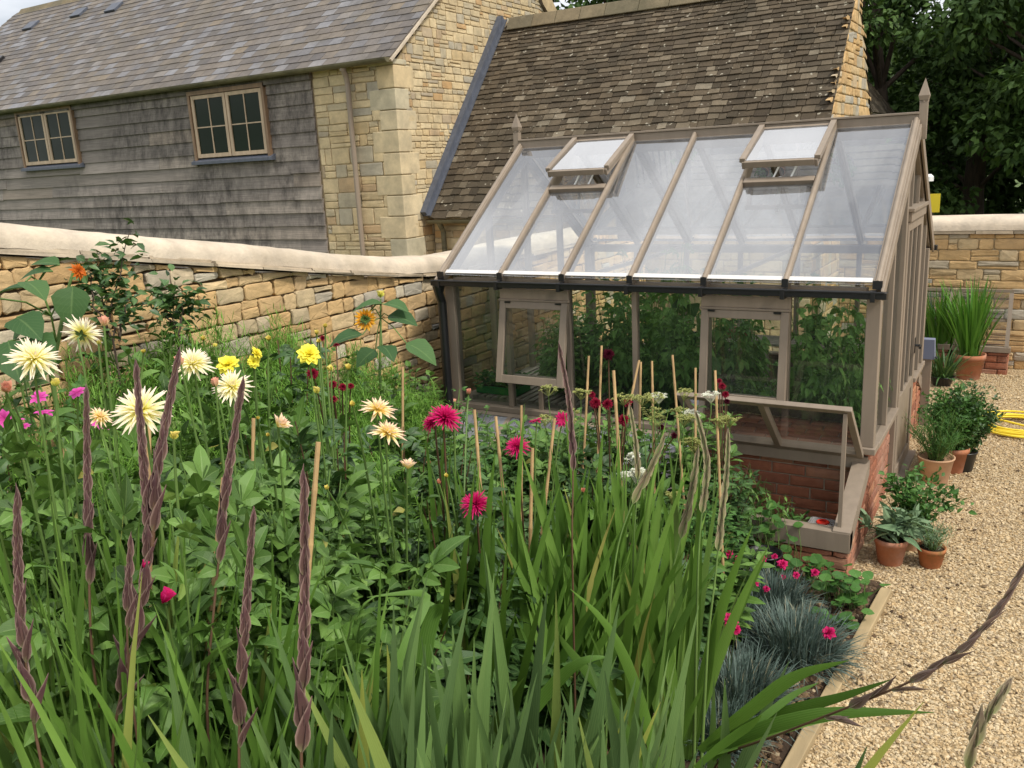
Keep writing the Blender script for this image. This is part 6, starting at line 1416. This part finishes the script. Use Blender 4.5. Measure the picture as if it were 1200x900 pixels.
pinks('deep pink carnation with small blooms spaced towards the brick corner','carnation',945,700,[(933,674,4.75,.022),(955,671,4.75,.026),(918,676,4.8,.016)])
pinks('deep pink carnation bloom low on its own beside the bare soil','carnation',972,757,[(971,742,4.1,.036)])
pinks('deep pink carnation bloom against the edge of the broad sword leaves','carnation',850,770,[(857,727,3.4,.034),(862,738,3.4,.022)])
def nast(label,pts,n,seed,h=.22,nm='nasturtium'):
    P=np.array([P0(*q) for q in pts]); t=thing(nm,(P[0][0],P[0][1],gz(P[0][0],P[0][1])),label,'plant'); r=np.random.default_rng(seed); sm=MB(); fm=MB(); n_=len(P)
    for i in range(n):
        u=r.uniform(0,n_-1); k=int(u); b=P[k]*(1-u+k)+P[min(k+1,n_-1)]*(u-k)+np.array([r.normal(0,.06),r.normal(0,.05),0]); b[2]=gz(b[0],b[1]); hh=h*r.uniform(.3,1.1); c=b+[r.normal(0,.03),r.normal(0,.03),hh]
        sm.tube([b,(b+c)/2+[r.normal(0,.01),0,0],c],.0018,4,cap=False); a=r.uniform(0,6.28); s=r.uniform(.04,.075); d=np.array([math.cos(a),math.sin(a),r.uniform(-.3,.2)]); scatter(fm,ROUND,[c-unit(d)*s*.5],[d],[[r.normal(0,.3),r.normal(-.2,.3),1]],s)
    sm.build('stems',MT['stem'],t); fm.build('leaves',MT['herb'],t); return t
nast('round leaved nasturtium trailing over the corner of the cold frame onto the bed',[(930,690),(960,690),(985,715),(1000,720)],80,1,.17)
nast('round leaved nasturtium climbing the front of the open cold frame',[(872,668),(895,668),(920,674)],42,2,.36)
# peppers in and before the cold frame
proto(('pep',0),leafy_plant,1.0,.16,7,9,.11,LONG,150,mat='dahlia',up=0,droop=.7,sr=.004)
for px,py,h,rad,lb in [(880,625,.62,.14,'drooping leaved pepper plant in the left part of the open cold frame'),(908,640,.52,.13,'drooping leaved pepper plant in front of the cold frame rail'),(868,650,.55,.14,'drooping leaved pepper plant in a black pot beside the plump spikes')]:
    p=P0(px,py+18); t=thing('pepper_plant',(p[0],p[1],gz(p[0],p[1])),lb,'plant'); put(PR[('pep',0)][0],'foliage',t); put(PR[('pep',0)][1],'stems',t); t.scale=(rad/.16,rad/.16,h); t.rotation_euler=(0,0,float(rng.uniform(0,6)))
t=thing('herb_seedling',(-.36,-.26,.06),'small fresh green seedlings inside the open cold frame left of the plastic box','plant'); fol_cloud(170,LONG,.055,.11,.17,'herb',11,9,.3)(t,-.38,-.26,.06)
t=thing('plant_pot',(-.42,-.80,gz(-.42,-.80)),'black plastic pot standing in the bed under the pink carnations','pot'); pot_mesh(.10,.15,MT['black'],t,False,(-.42,-.80,gz(-.42,-.80)))
# low green euphorbia between the irises
def lowcover(label,px,py,n,seed,rad=.18,h=.22,mat='herb'):
    p=at(px,py,2.6); g=gz(p[0],p[1]); t=thing('euphorbia_plant',(p[0],p[1],g),label,'plant'); fol_cloud(n,MINT,.028,rad,h,mat,seed,18,.2)(t,p[0],p[1],g); return t
lowcover('low small leaved plant with lime tips between the irises at the bottom centre',640,840,900,1,.22,.30)
lowcover('low small leaved plant with lime tips at the foot of the arching leaves',800,860,800,2,.16,.22,'fern')

def dreg(n):
    y=CY+2.7+rng.random(n)*6.5; d=y-CY; x=kx(y)+.08+rng.random(n)**1.8*(1.0+.18*d); x=np.where(y<-.6,x,np.maximum(x,.1)); return np.stack([x,y],-1)
pebble_field('gravel_debris',420,dreg,.0085,MT['mulch'],lambda x,y:0*x+.006,flat=.35)

nast('yellowing nasturtium leaves trailing by the end of the edging board',[(985,735),(1000,745)],14,7,.07)
